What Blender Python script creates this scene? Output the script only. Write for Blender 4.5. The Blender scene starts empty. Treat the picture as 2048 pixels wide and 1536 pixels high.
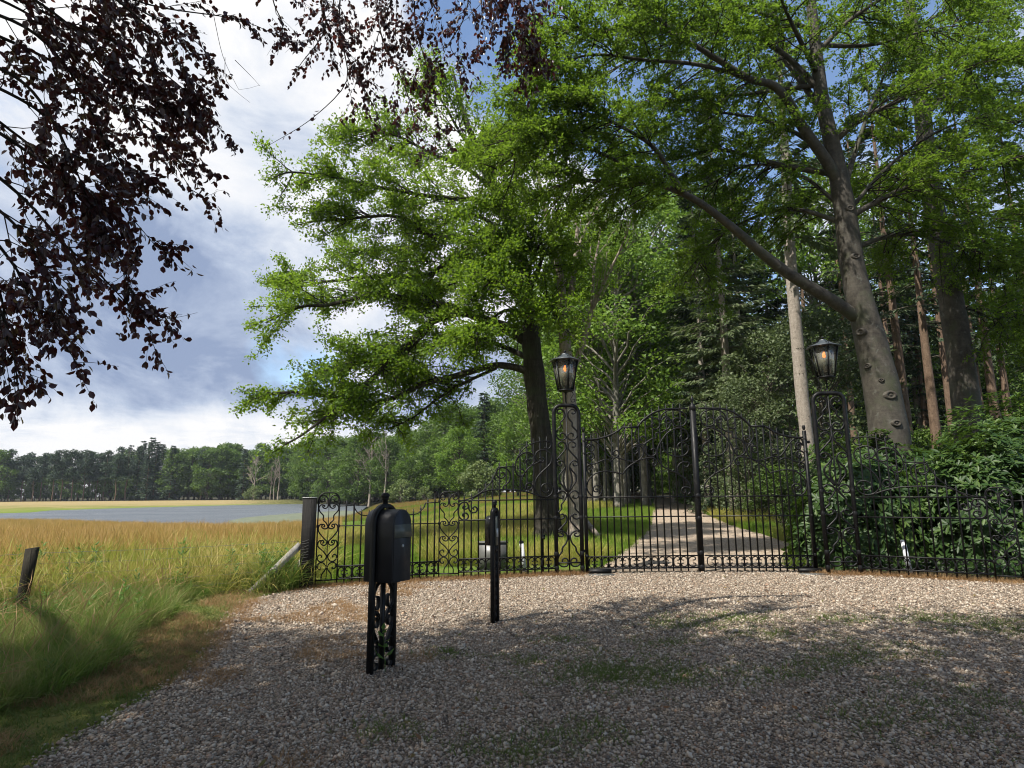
import bpy, math, random
import numpy as np
from mathutils import Vector, Matrix

random.seed(7)
RNG = np.random.default_rng(7)
SC = bpy.context.scene
COL = SC.collection

# ------------------------------------------------------------------ camera
EYE = 1.55
PITCH = math.atan(214 / 1250.0)
ROLL = 0.008
FWD = np.array([0, math.cos(PITCH), math.sin(PITCH)])
UP0 = np.array([0, -math.sin(PITCH), math.cos(PITCH)])
RT0 = np.array([1.0, 0, 0])
RT = RT0 * math.cos(ROLL) - UP0 * math.sin(ROLL)
UPV = UP0 * math.cos(ROLL) + RT0 * math.sin(ROLL)
CAM = np.array([0, 0, EYE])
cam_data = bpy.data.cameras.new('camera')
cam = bpy.data.objects.new('camera', cam_data)
COL.objects.link(cam)
cam_data.sensor_width = 36
cam_data.lens = 1250 / 2048 * 36
cam_data.clip_end = 3000
cam_data.clip_start = 0.05
cam.matrix_world = Matrix([[RT[0], UPV[0], -FWD[0], CAM[0]], [RT[1], UPV[1], -FWD[1], CAM[1]],
                           [RT[2], UPV[2], -FWD[2], CAM[2]], [0, 0, 0, 1]])
SC.camera = cam


def ray(px, py):
    return FWD + RT * ((px - 1024) / 1250.0) - UPV * ((py - 768) / 1250.0)


def at(px, py, dist):
    """Point of the place seen in that direction, dist metres ahead (survey helper)."""
    d = ray(px, py)
    return CAM + d * (dist / d[1])


def on_ground(px, py, z=0.0):
    d = ray(px, py)
    return CAM + d * ((z - EYE) / d[2])


# ------------------------------------------------------------------ sun, sky, exposure
SUN_EL = math.radians(57)
SUN_AZ = math.radians(-130)            # clockwise from +Y (north): left and a little behind
sun_dir = Vector((math.sin(SUN_AZ) * math.cos(SUN_EL), math.cos(SUN_AZ) * math.cos(SUN_EL), math.sin(SUN_EL)))
sl = bpy.data.lights.new('sun', 'SUN')
sl.energy = 5.0
sl.angle = math.radians(0.53)
sl.color = (1.0, 0.95, 0.86)
sun = bpy.data.objects.new('sun', sl)
COL.objects.link(sun)
sun.rotation_euler = sun_dir.to_track_quat('Z', 'Y').to_euler()
sun.location = (-20, -10, 30)

SC.view_settings.view_transform = 'Standard'
SC.view_settings.look = 'None'
SC.view_settings.gamma = 1
SC.view_settings.exposure = 0.74
SC.view_settings.use_curve_mapping = False
SC.render.engine = 'CYCLES'
SC.cycles.max_bounces = 6
SC.cycles.diffuse_bounces = 3
SC.cycles.glossy_bounces = 2
SC.cycles.transmission_bounces = 4
SC.cycles.transparent_max_bounces = 8
SC.cycles.caustics_reflective = False
SC.cycles.caustics_refractive = False
SC.cycles.use_denoising = True
SC.cycles.filter_width = 1.05
SC.cycles.use_adaptive_sampling = False
SC.cycles.sample_clamp_indirect = 4
SC.cycles.volume_bounces = 0

W = bpy.data.worlds.new('World')
SC.world = W
W.use_nodes = True


class NT:
    """Small wrapper for building node trees."""

    def __init__(s, tree, clear=True):
        s.t = tree
        if clear:
            tree.nodes.clear()

    def n(s, typ, **kw):
        nd = s.t.nodes.new(typ)
        for k, v in kw.items():
            if k == 'ins':
                for i, x in v.items():
                    s.put(nd.inputs[i], x)
            else:
                setattr(nd, k, v)
        return nd

    def put(s, sock, x):
        if isinstance(x, bpy.types.NodeSocket):
            s.t.links.new(x, sock)
        elif isinstance(x, bpy.types.Node):
            s.t.links.new(x.outputs[0], sock)
        else:
            if isinstance(x, (tuple, list)) and len(x) == 3 and sock.type == 'RGBA':
                x = (*x, 1)
            sock.default_value = x

    def math(s, op, a, b=0.0, c=0.0, clamp=False):
        nd = s.n('ShaderNodeMath', operation=op, use_clamp=clamp)
        for i, x in enumerate((a, b, c)):
            s.put(nd.inputs[i], x)
        return nd.outputs[0]

    def vmath(s, op, a, b=(0, 0, 0), out=0):
        nd = s.n('ShaderNodeVectorMath', operation=op)
        s.put(nd.inputs[0], a)
        s.put(nd.inputs[1], b)
        return nd.outputs[out]

    def maprange(s, v, a, b, c=0.0, d=1.0, smooth=True):
        nd = s.n('ShaderNodeMapRange', interpolation_type='SMOOTHSTEP' if smooth else 'LINEAR')
        for i, x in enumerate((v, a, b, c, d)):
            s.put(nd.inputs[i], x)
        return nd.outputs[0]

    def mix(s, f, a, b, blend='MIX'):
        nd = s.n('ShaderNodeMix', data_type='RGBA', blend_type=blend)
        s.put(nd.inputs[0], f)
        s.put(nd.inputs[6], a)
        s.put(nd.inputs[7], b)
        return nd.outputs[2]

    def noise(s, vec, scale, detail=4, rough=0.55, dist=0.0, out=0):
        nd = s.n('ShaderNodeTexNoise')
        if vec is not None:
            s.put(nd.inputs['Vector'], vec)
        nd.inputs['Scale'].default_value = scale
        nd.inputs['Detail'].default_value = detail
        nd.inputs['Roughness'].default_value = rough
        nd.inputs['Distortion'].default_value = dist
        return nd.outputs[out]

    def ramp(s, f, stops, interp='LINEAR'):
        nd = s.n('ShaderNodeValToRGB')
        cr = nd.color_ramp
        cr.interpolation = interp
        while len(cr.elements) < len(stops):
            cr.elements.new(0.5)
        for e, (p, c) in zip(cr.elements, stops):
            e.position = p
            e.color = (*c, 1) if len(c) == 3 else c
        s.put(nd.inputs[0], f)
        return nd.outputs[0]


def build_sky():
    N = NT(W.node_tree)
    sky = N.n('ShaderNodeTexSky', sky_type='NISHITA', sun_disc=False)
    sky.sun_elevation = SUN_EL
    sky.sun_rotation = SUN_AZ
    sky.air_density = 1.0
    sky.dust_density = 0.6
    sky.ozone_density = 1.5
    tc = N.n('ShaderNodeTexCoord').outputs['Generated']
    d = N.vmath('NORMALIZE', tc)
    sep = N.n('ShaderNodeSeparateXYZ', ins={0: d})
    x, y, z = sep.outputs
    # billowing cloud cover
    u = N.n('ShaderNodeCombineXYZ', ins={0: N.math('MULTIPLY', x, 2.3), 1: N.math('MULTIPLY', y, 2.3), 2: N.math('MULTIPLY', z, 3.3)}).outputs[0]
    u = N.vmath('ADD', u, (3.1, 1.7, 0.4))
    big = N.noise(u, 0.75, 3, 0.5, 0.3)
    fine = N.noise(u, 2.3, 9, 0.58, 0.35)
    shape = N.math('ADD', N.math('MULTIPLY', big, 0.55), N.math('MULTIPLY', fine, 0.45))

    def toward(px, py, r0, r1):
        v = ray(px, py)
        v = v / np.linalg.norm(v)
        dt = N.vmath('DOT_PRODUCT', d, tuple(v), out=1)
        return N.maprange(dt, math.cos(math.radians(r1)), math.cos(math.radians(r0)))
    # the broken deck is thicker to the left of the avenue, opening to blue on the right
    cover = N.maprange(x, -0.15, 0.38, 0.19, -0.06)
    cov = N.math('ADD', shape, cover)
    cov = N.math('SUBTRACT', cov, N.math('MULTIPLY', toward(985, 70, 1, 11), 0.26))
    cov = N.math('SUBTRACT', cov, N.math('MULTIPLY', toward(600, 712, 0.1, 6.5), 0.21))
    cov = N.math('ADD', cov, N.math('MULTIPLY', toward(640, 380, 4, 20), 0.12))
    cov = N.math('ADD', cov, N.math('MULTIPLY', toward(1500, 560, 2, 16), 0.10))
    mask = N.maprange(cov, 0.475, 0.60)
    # tones inside the cloud: a slate belly low on the left, bright tops above and at the horizon
    tone = N.noise(N.vmath('ADD', u, (9.0, 4.0, 0)), 1.9, 9, 0.6, 0.5)
    t = N.math('MULTIPLY', N.math('SUBTRACT', tone, 0.5), 2.7)
    t = N.math('ADD', t, 0.55)
    t = N.math('SUBTRACT', t, N.math('MULTIPLY', toward(400, 630, 1, 13), 0.62))
    t = N.math('SUBTRACT', t, N.math('MULTIPLY', toward(200, 560, 2, 13), 0.34))
    t = N.math('SUBTRACT', t, N.math('MULTIPLY', toward(950, 790, 1, 8), 0.40))
    t = N.math('ADD', t, N.math('MULTIPLY', toward(530, 170, 2, 17), 0.28))
    t = N.math('ADD', t, N.math('MULTIPLY', toward(900, 420, 4, 17), 0.25))
    low = N.maprange(z, 0.07, 0.15, 1.0, 0.0)
    puff = N.noise(N.n('ShaderNodeCombineXYZ', ins={0: N.math('MULTIPLY', x, 7.0), 1: N.math('MULTIPLY', y, 2.0), 2: N.math('MULTIPLY', z, 30.0)}).outputs[0], 1.0, 7, 0.6, 0.3)
    t = N.math('ADD', t, N.math('MULTIPLY', low, N.math('MULTIPLY', N.math('SUBTRACT', puff, 0.30), 2.6)))
    t = N.math('MAXIMUM', N.math('MINIMUM', t, 1.0), 0.0)
    cc = N.ramp(t, [(0.0, (0.30, 0.38, 0.56)), (0.3, (0.50, 0.58, 0.74)), (0.62, (0.76, 0.81, 0.90)), (1.0, (0.99, 0.985, 0.99))])
    bs = N.n('ShaderNodeBackground', ins={0: sky.outputs[0], 1: 0.13})
    bc = N.n('ShaderNodeBackground', ins={0: cc, 1: 0.62})
    mx = N.n('ShaderNodeMixShader', ins={0: mask, 1: bs.outputs[0], 2: bc.outputs[0]})
    N.n('ShaderNodeOutputWorld', ins={0: mx.outputs[0]})


build_sky()
W.cycles.sampling_method = 'MANUAL'
W.cycles.sample_map_resolution = 512

# ------------------------------------------------------------------ object helpers
def tag(o, label=None, cat=None, group=None, kind=None):
    if label:
        o['label'] = label
    if cat:
        o['category'] = cat
    if group:
        o['group'] = group
    if kind:
        o['kind'] = kind
    return o


def empty(name, loc=(0, 0, 0), rotz=0.0, label=None, cat=None, group=None):
    o = bpy.data.objects.new(name, None)
    COL.objects.link(o)
    o.location = loc
    o.rotation_euler = (0, 0, rotz)
    o.empty_display_size = 0.2
    return tag(o, label, cat, group)


def link(name, me, mat=None, parent=None, kind=None):
    if mat is not None and len(me.materials) == 0:
        me.materials.append(mat)
    o = bpy.data.objects.new(name, me)
    COL.objects.link(o)
    if parent is not None:
        o.parent = parent
    if kind:
        o['kind'] = kind
    return o


def mesh_np(name, V, F, smooth=False):
    """V (n,3); F = (m,k) index array or a list of such arrays."""
    V = np.asarray(V, dtype=np.float32).reshape(-1, 3)
    Fs = F if isinstance(F, list) else [F]
    Fs = [np.asarray(f, dtype=np.int32) for f in Fs if len(f)]
    me = bpy.data.meshes.new(name)
    me.vertices.add(len(V))
    me.vertices.foreach_set('co', V.ravel())
    tot = np.concatenate([np.full(len(f), f.shape[1], dtype=np.int32) for f in Fs])
    idx = np.concatenate([f.ravel() for f in Fs])
    start = np.concatenate([[0], np.cumsum(tot)[:-1]]).astype(np.int32)
    me.loops.add(len(idx))
    me.loops.foreach_set('vertex_index', idx)
    me.polygons.add(len(tot))
    me.polygons.foreach_set('loop_start', start)
    me.polygons.foreach_set('loop_total', tot)
    if smooth:
        me.polygons.foreach_set('use_smooth', np.ones(len(tot), dtype=bool))
    me.update(calc_edges=True)
    me.validate()
    return me


class MB:
    """Collects shapes into one mesh."""

    def __init__(s):
        s.v = []
        s.f = {}
        s.n = 0

    def add(s, V, F):
        V = np.asarray(V, float).reshape(-1, 3)
        if isinstance(F, list) and not isinstance(F[0], np.ndarray):
            F = np.array(F)
        for f in (F if isinstance(F, list) else [F]):
            f = np.asarray(f, int)
            if len(f):
                s.f.setdefault(f.shape[1], []).append(f + s.n)
        s.v.append(V)
        s.n += len(V)
        return s

    def box(s, c, d, rot=None):
        c = np.asarray(c, float)
        h = np.asarray(d, float) / 2
        V = np.array([[x, y, z] for x in (-1, 1) for y in (-1, 1) for z in (-1, 1)]) * h
        if rot is not None:
            V = V @ np.asarray(rot).T
        F = [[0, 1, 3, 2], [4, 6, 7, 5], [0, 4, 5, 1], [2, 3, 7, 6], [0, 2, 6, 4], [1, 5, 7, 3]]
        return s.add(V + c, F)

    def lathe(s, prof, n=16, axis_z=True, c=(0, 0, 0)):
        prof = np.asarray(prof, float)
        a = np.linspace(0, 2 * np.pi, n, endpoint=False)
        V = np.stack([prof[:, None, 0] * np.cos(a), prof[:, None, 0] * np.sin(a), np.repeat(prof[:, 1:2], n, 1)], -1)
        m = len(prof)
        i = np.arange(m - 1)[:, None] * n
        j = np.arange(n)[None]
        k = (j + 1) % n
        F = np.stack([i + j, i + k, i + n + k, i + n + j], -1).reshape(-1, 4)
        return s.add(V.reshape(-1, 3) + np.asarray(c, float), F)

    def tube(s, P, R, n=8, caps=True):
        V, F = tube(P, R, n, caps)
        return s.add(V, F)

    def mesh(s, name, smooth=False):
        return mesh_np(name, np.concatenate(s.v), [np.concatenate(f) for f in s.f.values()], smooth)

    def build(s, name, mat, parent=None, smooth=False, kind=None):
        return link(name, s.mesh(name, smooth), mat, parent, kind)


def batch_tubes(P, R, n=5):
    """P (T,N,3), R (T,N) -> V,F of T open tubes (tips close because R tapers)."""
    P = np.asarray(P, float)
    R = np.asarray(R, float)
    T, N = P.shape[:2]
    tan = np.gradient(P, axis=1)
    tan /= np.linalg.norm(tan, axis=2, keepdims=True) + 1e-9
    main = tan.mean(1)
    ref = np.where(np.abs(main[:, 2:3]) > 0.8, np.array([[1.0, 0, 0]]), np.array([[0, 0, 1.0]]))
    n1 = np.cross(tan, ref[:, None])
    n1 /= np.linalg.norm(n1, axis=2, keepdims=True) + 1e-9
    n2 = np.cross(tan, n1)
    a = np.linspace(0, 2 * np.pi, n, endpoint=False)
    V = P[:, :, None] + R[:, :, None, None] * (n1[:, :, None] * np.cos(a)[None, None, :, None] + n2[:, :, None] * np.sin(a)[None, None, :, None])
    t = np.arange(T)[:, None, None] * N * n
    i = np.arange(N - 1)[None, :, None] * n
    j = np.arange(n)[None, None, :]
    k = (j + 1) % n
    F = np.stack([t + i + j, t + i + k, t + i + n + k, t + i + n + j], -1).reshape(-1, 4)
    return V.reshape(-1, 3), F


def tube(P, R, n=8, caps=True):
    P = np.asarray(P, float)
    R = np.broadcast_to(np.asarray(R, float), (len(P),))
    # parallel-transport frame
    tan = np.gradient(P, axis=0)
    tan /= np.linalg.norm(tan, axis=1, keepdims=True) + 1e-9
    ref = np.array([1.0, 0, 0]) if abs(tan[0][2]) > 0.7 else np.array([0, 0, 1.0])
    a1 = np.cross(tan[0], ref)
    a1 /= np.linalg.norm(a1)
    N1 = [a1]
    for i in range(1, len(P)):
        v = N1[-1] - tan[i] * (N1[-1] @ tan[i])
        N1.append(v / (np.linalg.norm(v) + 1e-9))
    N1 = np.array(N1)
    N2 = np.cross(tan, N1)
    a = np.linspace(0, 2 * np.pi, n, endpoint=False)
    V = P[:, None] + R[:, None, None] * (N1[:, None] * np.cos(a)[None, :, None] + N2[:, None] * np.sin(a)[None, :, None])
    i = np.arange(len(P) - 1)[:, None] * n
    j = np.arange(n)[None]
    k = (j + 1) % n
    F = [np.stack([i + j, i + k, i + n + k, i + n + j], -1).reshape(-1, 4)]
    if caps:
        F.append(np.array([np.arange(n)[::-1], np.arange(n) + (len(P) - 1) * n]))
    return V.reshape(-1, 3), F


def smooth_path(P, sub=5, R=None):
    """Catmull-Rom through the points (any dimension)."""
    P = np.asarray(P, float)
    if len(P) < 3:
        t = np.linspace(0, 1, sub + 1)[:, None]
        out = P[0] * (1 - t) + P[-1] * t
        if R is None:
            return out
        return out, np.interp(np.linspace(0, 1, sub + 1), [0, 1], [R[0], R[-1]])
    Q = np.vstack([2 * P[0] - P[1], P, 2 * P[-1] - P[-2]])
    t = np.linspace(0, 1, sub, endpoint=False)[:, None]
    out = []
    for i in range(1, len(Q) - 2):
        a, b, c, d = Q[i - 1], Q[i], Q[i + 1], Q[i + 2]
        out.append(0.5 * (2 * b + (c - a) * t + (2 * a - 5 * b + 4 * c - d) * t ** 2 + (3 * b - 3 * c + d - a) * t ** 3))
    out.append(P[-1][None])
    out = np.vstack(out)
    if R is None:
        return out
    r = np.interp(np.linspace(0, len(P) - 1, len(out)), np.arange(len(P)), R)
    return out, r


def ribbon(path, thick, depth, y=0.0):
    """Flat bar bent along a path in the u,z plane: thick in the plane, depth across it."""
    P = np.asarray(path, float)
    t = np.gradient(P, axis=0)
    t /= np.linalg.norm(t, axis=1, keepdims=True) + 1e-9
    n = np.stack([-t[:, 1], t[:, 0]], 1) * thick / 2
    a, b = P + n, P - n
    h = depth / 2
    V = np.stack([np.c_[a[:, 0], np.full(len(P), y - h), a[:, 1]], np.c_[b[:, 0], np.full(len(P), y - h), b[:, 1]],
                  np.c_[b[:, 0], np.full(len(P), y + h), b[:, 1]], np.c_[a[:, 0], np.full(len(P), y + h), a[:, 1]]], 1)
    i = np.arange(len(P) - 1)[:, None] * 4
    j = np.arange(4)[None]
    k = (j + 1) % 4
    F = np.stack([i + j, i + k, i + 4 + k, i + 4 + j], -1).reshape(-1, 4)
    m = (len(P) - 1) * 4
    return V.reshape(-1, 3), [np.vstack([F, [[3, 2, 1, 0], [m, m + 1, m + 2, m + 3]]])]


def copy_tree(o, parent=None):
    c = o.copy()
    COL.objects.link(c)
    c.parent = parent
    for ch in list(o.children):
        copy_tree(ch, c)
    return c


# ------------------------------------------------------------------ materials
def new_mat(name):
    m = bpy.data.materials.new(name)
    m.use_nodes = True
    return m, NT(m.node_tree)


def finish(N, shader, disp=None):
    o = N.n('ShaderNodeOutputMaterial', ins={0: shader})
    return o


def principled(N, color, rough=0.6, spec=0.4, metal=0.0, normal=None, **kw):
    p = N.n('ShaderNodeBsdfPrincipled')
    N.put(p.inputs['Base Color'], color)
    N.put(p.inputs['Roughness'], rough)
    N.put(p.inputs['Specular IOR Level'], spec)
    N.put(p.inputs['Metallic'], metal)
    if normal is not None:
        N.put(p.inputs['Normal'], normal)
    for k, v in kw.items():
        N.put(p.inputs[k], v)
    return p.outputs[0]


def bump(N, h, strength=0.3, dist=0.02):
    return N.n('ShaderNodeBump', ins={'Height': h, 'Strength': strength, 'Distance': dist}).outputs[0]


def mat_paint(name, col, rough=0.45, spec=0.5, var=0.3, dust=0.0, rust=0.0):
    m, N = new_mat(name)
    P = N.n('ShaderNodeTexCoord').outputs['Object']
    a = N.noise(P, 9, 5, 0.6)
    b = N.noise(P, 120, 3, 0.6)
    c = N.mix(N.maprange(a, 0.3, 0.75), tuple(x * (1 - var) for x in col), tuple(x * (1 + var) for x in col))
    if dust:
        c = N.mix(N.math('MULTIPLY', N.maprange(a, 0.55, 0.75), dust), c, (0.10, 0.095, 0.07))
    if rust:
        c = N.mix(N.math('MULTIPLY', N.maprange(N.noise(P, 22, 6, 0.7, 0.4), 0.62, 0.70), rust), c, (0.045, 0.020, 0.009))
    r = N.maprange(a, 0.25, 0.8, rough - 0.1, rough + 0.15)
    finish(N, principled(N, c, r, spec, normal=bump(N, b, 0.12, 0.004)))
    return m


def mat_bark(name, c1, c2, c3, scale=6.0, stretch=0.18, rough=0.85, moss=None, bump_s=0.6, lichen=0.0):
    m, N = new_mat(name)
    P = N.n('ShaderNodeTexCoord').outputs['Object']
    mp = N.n('ShaderNodeMapping', ins={0: P, 3: (scale, scale, scale * stretch)}).outputs[0]
    a = N.noise(mp, 1.6, 8, 0.65, 0.6)
    b = N.noise(P, 1.3, 4, 0.6, 0.3)
    f = N.noise(mp, 7.0, 6, 0.7)
    h = N.noise(N.n('ShaderNodeMapping', ins={0: P, 3: (3.0, 3.0, 16.0)}).outputs[0], 1.0, 7, 0.7, 0.8)
    c = N.ramp(N.math('ADD', N.math('MULTIPLY', a, 0.5), N.math('ADD', N.math('MULTIPLY', f, 0.3), N.math('MULTIPLY', h, 0.2))), [(0.36, c1), (0.5, c2), (0.64, c3)])
    if lichen:
        l = N.noise(P, 5.0, 6, 0.6, 0.5)
        c = N.mix(N.math('MULTIPLY', N.maprange(l, 0.58, 0.68), lichen), c, (0.20, 0.215, 0.18))
    if moss:
        c = N.mix(N.math('MULTIPLY', N.maprange(b, 0.5, 0.72), 0.7), c, moss)
    nb = bump(N, N.math('ADD', N.math('ADD', a, N.math('MULTIPLY', h, 0.4)), N.math('MULTIPLY', f, 0.6)), bump_s, 0.035)
    finish(N, principled(N, c, rough, 0.2, normal=nb))
    return m


def mat_leaf(name, cols, trans, tf=0.35, rough=0.5, spec=0.35, patch=0.5):
    """cols: two or three leaf colours picked per leaf; trans: colour of light passing through."""
    m, N = new_mat(name)
    g = N.n('ShaderNodeNewGeometry')
    r = g.outputs['Random Per Island']
    P = N.n('ShaderNodeTexCoord').outputs['Object']
    k = N.noise(P, 0.55, 3, 0.6)
    f = N.math('ADD', N.math('MULTIPLY', r, 1 - patch), N.math('MULTIPLY', N.maprange(k, 0.3, 0.7), patch))
    st = [(i / (len(cols) - 1) * 0.8 + 0.1, c) for i, c in enumerate(cols)]
    c = N.ramp(f, st)
    p = principled(N, c, rough, spec)
    tcol = N.mix(f, tuple(x * 0.8 for x in trans), trans)
    t = N.n('ShaderNodeBsdfTranslucent', ins={0: tcol}).outputs[0]
    mx = N.n('ShaderNodeMixShader', ins={0: tf, 1: p, 2: t}).outputs[0]
    finish(N, mx)
    return m


IRON = mat_paint('black_iron_paint', (0.0045, 0.0045, 0.005), 0.5, 0.25, 0.3, 0.10, 0.55)
BOXPAINT = mat_paint('charcoal_powder_coat', (0.018, 0.018, 0.020), 0.5, 0.4, 0.12)
PLASTIC = mat_paint('black_plastic', (0.012, 0.012, 0.013), 0.25, 0.5, 0.1)
PLATE = mat_paint('grey_label_plate', (0.085, 0.088, 0.072), 0.4, 0.4, 0.1)
PALELABEL = mat_paint('pale_label', (0.45, 0.45, 0.43), 0.5, 0.3, 0.05)
STEEL = mat_paint('dull_steel', (0.10, 0.10, 0.092), 0.45, 0.5, 0.1)
WHITEPAINT = mat_paint('white_paint', (0.62, 0.64, 0.66), 0.5, 0.4, 0.08)
WIRE = mat_paint('galvanised_wire', (0.13, 0.13, 0.125), 0.5, 0.5, 0.2)
LEAD = mat_paint('weathered_copper_roof', (0.055, 0.065, 0.075), 0.4, 0.5, 0.35, 0.3)
BLACKWOOD = mat_bark('tarred_wood', (0.006, 0.006, 0.006), (0.012, 0.011, 0.010), (0.022, 0.020, 0.018), 14, 0.08, 0.7)
OLDWOOD = mat_bark('weathered_wood', (0.16, 0.145, 0.12), (0.30, 0.28, 0.24), (0.42, 0.40, 0.36), 14, 0.1, 0.8)
SUNLIT_TOP = mat_bark('sunlit_post_top', (0.25, 0.24, 0.22), (0.38, 0.37, 0.35), (0.5, 0.48, 0.46), 14, 0.5, 0.8)  # pale tone stands for sun falling on the top of the black post
DARKPOST = mat_bark('dark_post_wood', (0.012, 0.011, 0.008), (0.026, 0.023, 0.017), (0.05, 0.045, 0.032), 14, 0.1, 0.9)

BARK_BEECH = mat_bark('beech_bark', (0.028, 0.024, 0.020), (0.060, 0.053, 0.043), (0.095, 0.085, 0.07), 2.0, 0.7, 0.75, (0.05, 0.06, 0.03), 0.3, 0.25)
BARK_OAK = mat_bark('oak_bark', (0.018, 0.015, 0.012), (0.042, 0.037, 0.029), (0.085, 0.076, 0.06), 9.0, 0.12, 0.9, (0.05, 0.065, 0.03), 1.0)
BARK_DEAD = mat_bark('dead_wood', (0.13, 0.10, 0.075), (0.28, 0.235, 0.19), (0.42, 0.37, 0.31), 7.0, 0.12, 0.85, None, 0.8)
BARK_SPRUCE = mat_bark('spruce_bark', (0.16, 0.135, 0.11), (0.29, 0.25, 0.21), (0.40, 0.355, 0.305), 9.0, 0.6, 0.85, None, 0.7, 0.3)
BARK_WOOD = mat_bark('woodland_bark', (0.035, 0.030, 0.022), (0.085, 0.073, 0.055), (0.15, 0.13, 0.10), 8.0, 0.2, 0.9, (0.05, 0.06, 0.028), 0.8)
BARK_PALE = mat_bark('pale_grey_bark', (0.09, 0.082, 0.068), (0.185, 0.17, 0.145), (0.28, 0.26, 0.225), 7.0, 0.25, 0.85, (0.08, 0.09, 0.05), 0.6, 0.3)
BARK_PINE = mat_bark('pine_bark', (0.06, 0.04, 0.028), (0.14, 0.095, 0.065), (0.22, 0.155, 0.11), 8.0, 0.25, 0.9, None, 0.8)
TWIG = mat_bark('dark_twig', (0.012, 0.009, 0.007), (0.028, 0.022, 0.017), (0.05, 0.04, 0.03), 20, 0.2, 0.85)

LEAF_OAK = mat_leaf('oak_leaf', [(0.045, 0.094, 0.011), (0.092, 0.165, 0.017), (0.175, 0.24, 0.028)], (0.28, 0.45, 0.03), 0.44, 0.55, 0.2)
LEAF_BEECH = mat_leaf('beech_leaf', [(0.038, 0.078, 0.011), (0.072, 0.122, 0.015), (0.125, 0.165, 0.024)], (0.22, 0.36, 0.028), 0.46, 0.6, 0.15)
LEAF_COPPER = mat_leaf('copper_beech_leaf', [(0.016, 0.008, 0.011), (0.026, 0.012, 0.014), (0.042, 0.019, 0.015)], (0.15, 0.032, 0.022), 0.28, 0.32, 0.5)
LEAF_RHODO = mat_leaf('rhododendron_leaf', [(0.017, 0.040, 0.010), (0.032, 0.068, 0.014), (0.085, 0.135, 0.026)], (0.12, 0.21, 0.025), 0.22, 0.48, 0.3, 0.35)
LEAF_LIME = mat_leaf('bright_leaf', [(0.065, 0.135, 0.018), (0.11, 0.195, 0.024), (0.165, 0.24, 0.035)], (0.22, 0.36, 0.04), 0.38, 0.5, 0.3)
LEAF_MID = mat_leaf('woodland_leaf', [(0.040, 0.080, 0.016), (0.072, 0.122, 0.022), (0.115, 0.165, 0.034)], (0.15, 0.27, 0.03), 0.33, 0.55, 0.3)
LEAF_GREY = mat_leaf('grey_green_leaf', [(0.055, 0.080, 0.036), (0.090, 0.120, 0.052), (0.125, 0.150, 0.072)], (0.12, 0.17, 0.05), 0.3, 0.55, 0.3)
LEAF_SPRUCE = mat_leaf('spruce_needles', [(0.018, 0.034, 0.016), (0.034, 0.056, 0.024), (0.060, 0.082, 0.036)], (0.05, 0.08, 0.03), 0.2, 0.6, 0.3)
LEAF_PINE = mat_leaf('pine_needles', [(0.022, 0.042, 0.024), (0.038, 0.066, 0.034), (0.060, 0.092, 0.045)], (0.05, 0.09, 0.035), 0.2, 0.6, 0.3)
LEAF_WILLOW = mat_leaf('willow_leaf', [(0.10, 0.145, 0.055), (0.145, 0.19, 0.07), (0.19, 0.225, 0.09)], (0.2, 0.27, 0.06), 0.35, 0.55, 0.3)

# ------------------------------------------------------------------ terrain, forecourt, drive, pond
def sstep(a, b, x):
    t = np.clip((np.asarray(x, float) - a) / (b - a), 0, 1)
    return t * t * (3 - 2 * t)


LAKE_Z = -1.3
LAKE = np.array([on_ground(px, py, LAKE_Z)[:2] for px, py in
                 [(-260, 1034), (60, 1025), (100, 1021), (250, 1016), (400, 1012), (500, 1009.5), (590, 1008), (690, 1007.5), (735, 1012),
                  (725, 1020), (700, 1032), (640, 1044), (560, 1054), (460, 1058), (300, 1054), (150, 1048), (0, 1042), (-260, 1042)]])


def poly_dist(P, poly):
    """Signed distance to a polygon, positive inside."""
    P = np.asarray(P, float)
    A = poly
    B = np.roll(poly, -1, 0)
    d = np.full(len(P), 1e9)
    inside = np.zeros(len(P), bool)
    for a, b in zip(A, B):
        ab = b - a
        t = np.clip(((P - a) @ ab) / (ab @ ab + 1e-12), 0, 1)
        q = a + t[:, None] * ab
        d = np.minimum(d, np.linalg.norm(P - q, axis=1))
        c = ((a[1] > P[:, 1]) != (b[1] > P[:, 1])) & (P[:, 0] < (b[0] - a[0]) * (P[:, 1] - a[1]) / (b[1] - a[1] + 1e-12) + a[0])
        inside ^= c
    return np.where(inside, d, -d)


def terr(x, y):
    x = np.atleast_1d(np.asarray(x, float))
    y = np.atleast_1d(np.asarray(y, float))
    a = x / np.maximum(y, 1.0)
    w = 1 - sstep(-0.30, 0.06, a)
    mead = -1.15 * sstep(12, 46, y) + 0.55 * sstep(110, 180, y)
    wood = 0.0125 * np.clip(y - 13, 0, 90)
    h = mead * w + wood * (1 - w)
    near = (y > 40) & (y < 180) & (x < -5)
    if near.any():
        d = poly_dist(np.c_[x[near], y[near]], LAKE)
        h[near] = np.where(d > -3, h[near] * (1 - sstep(-3, 1.5, d)) + (LAKE_Z - 0.7) * sstep(-3, 1.5, d), h[near])
    return h


def tz(x, y):
    return float(terr(x, y)[0])


def on_terr(px, py):
    z = 0.0
    for _ in range(30):
        p = on_ground(px, py, z)
        z = 0.5 * z + 0.5 * tz(p[0], p[1])
    return p


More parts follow.
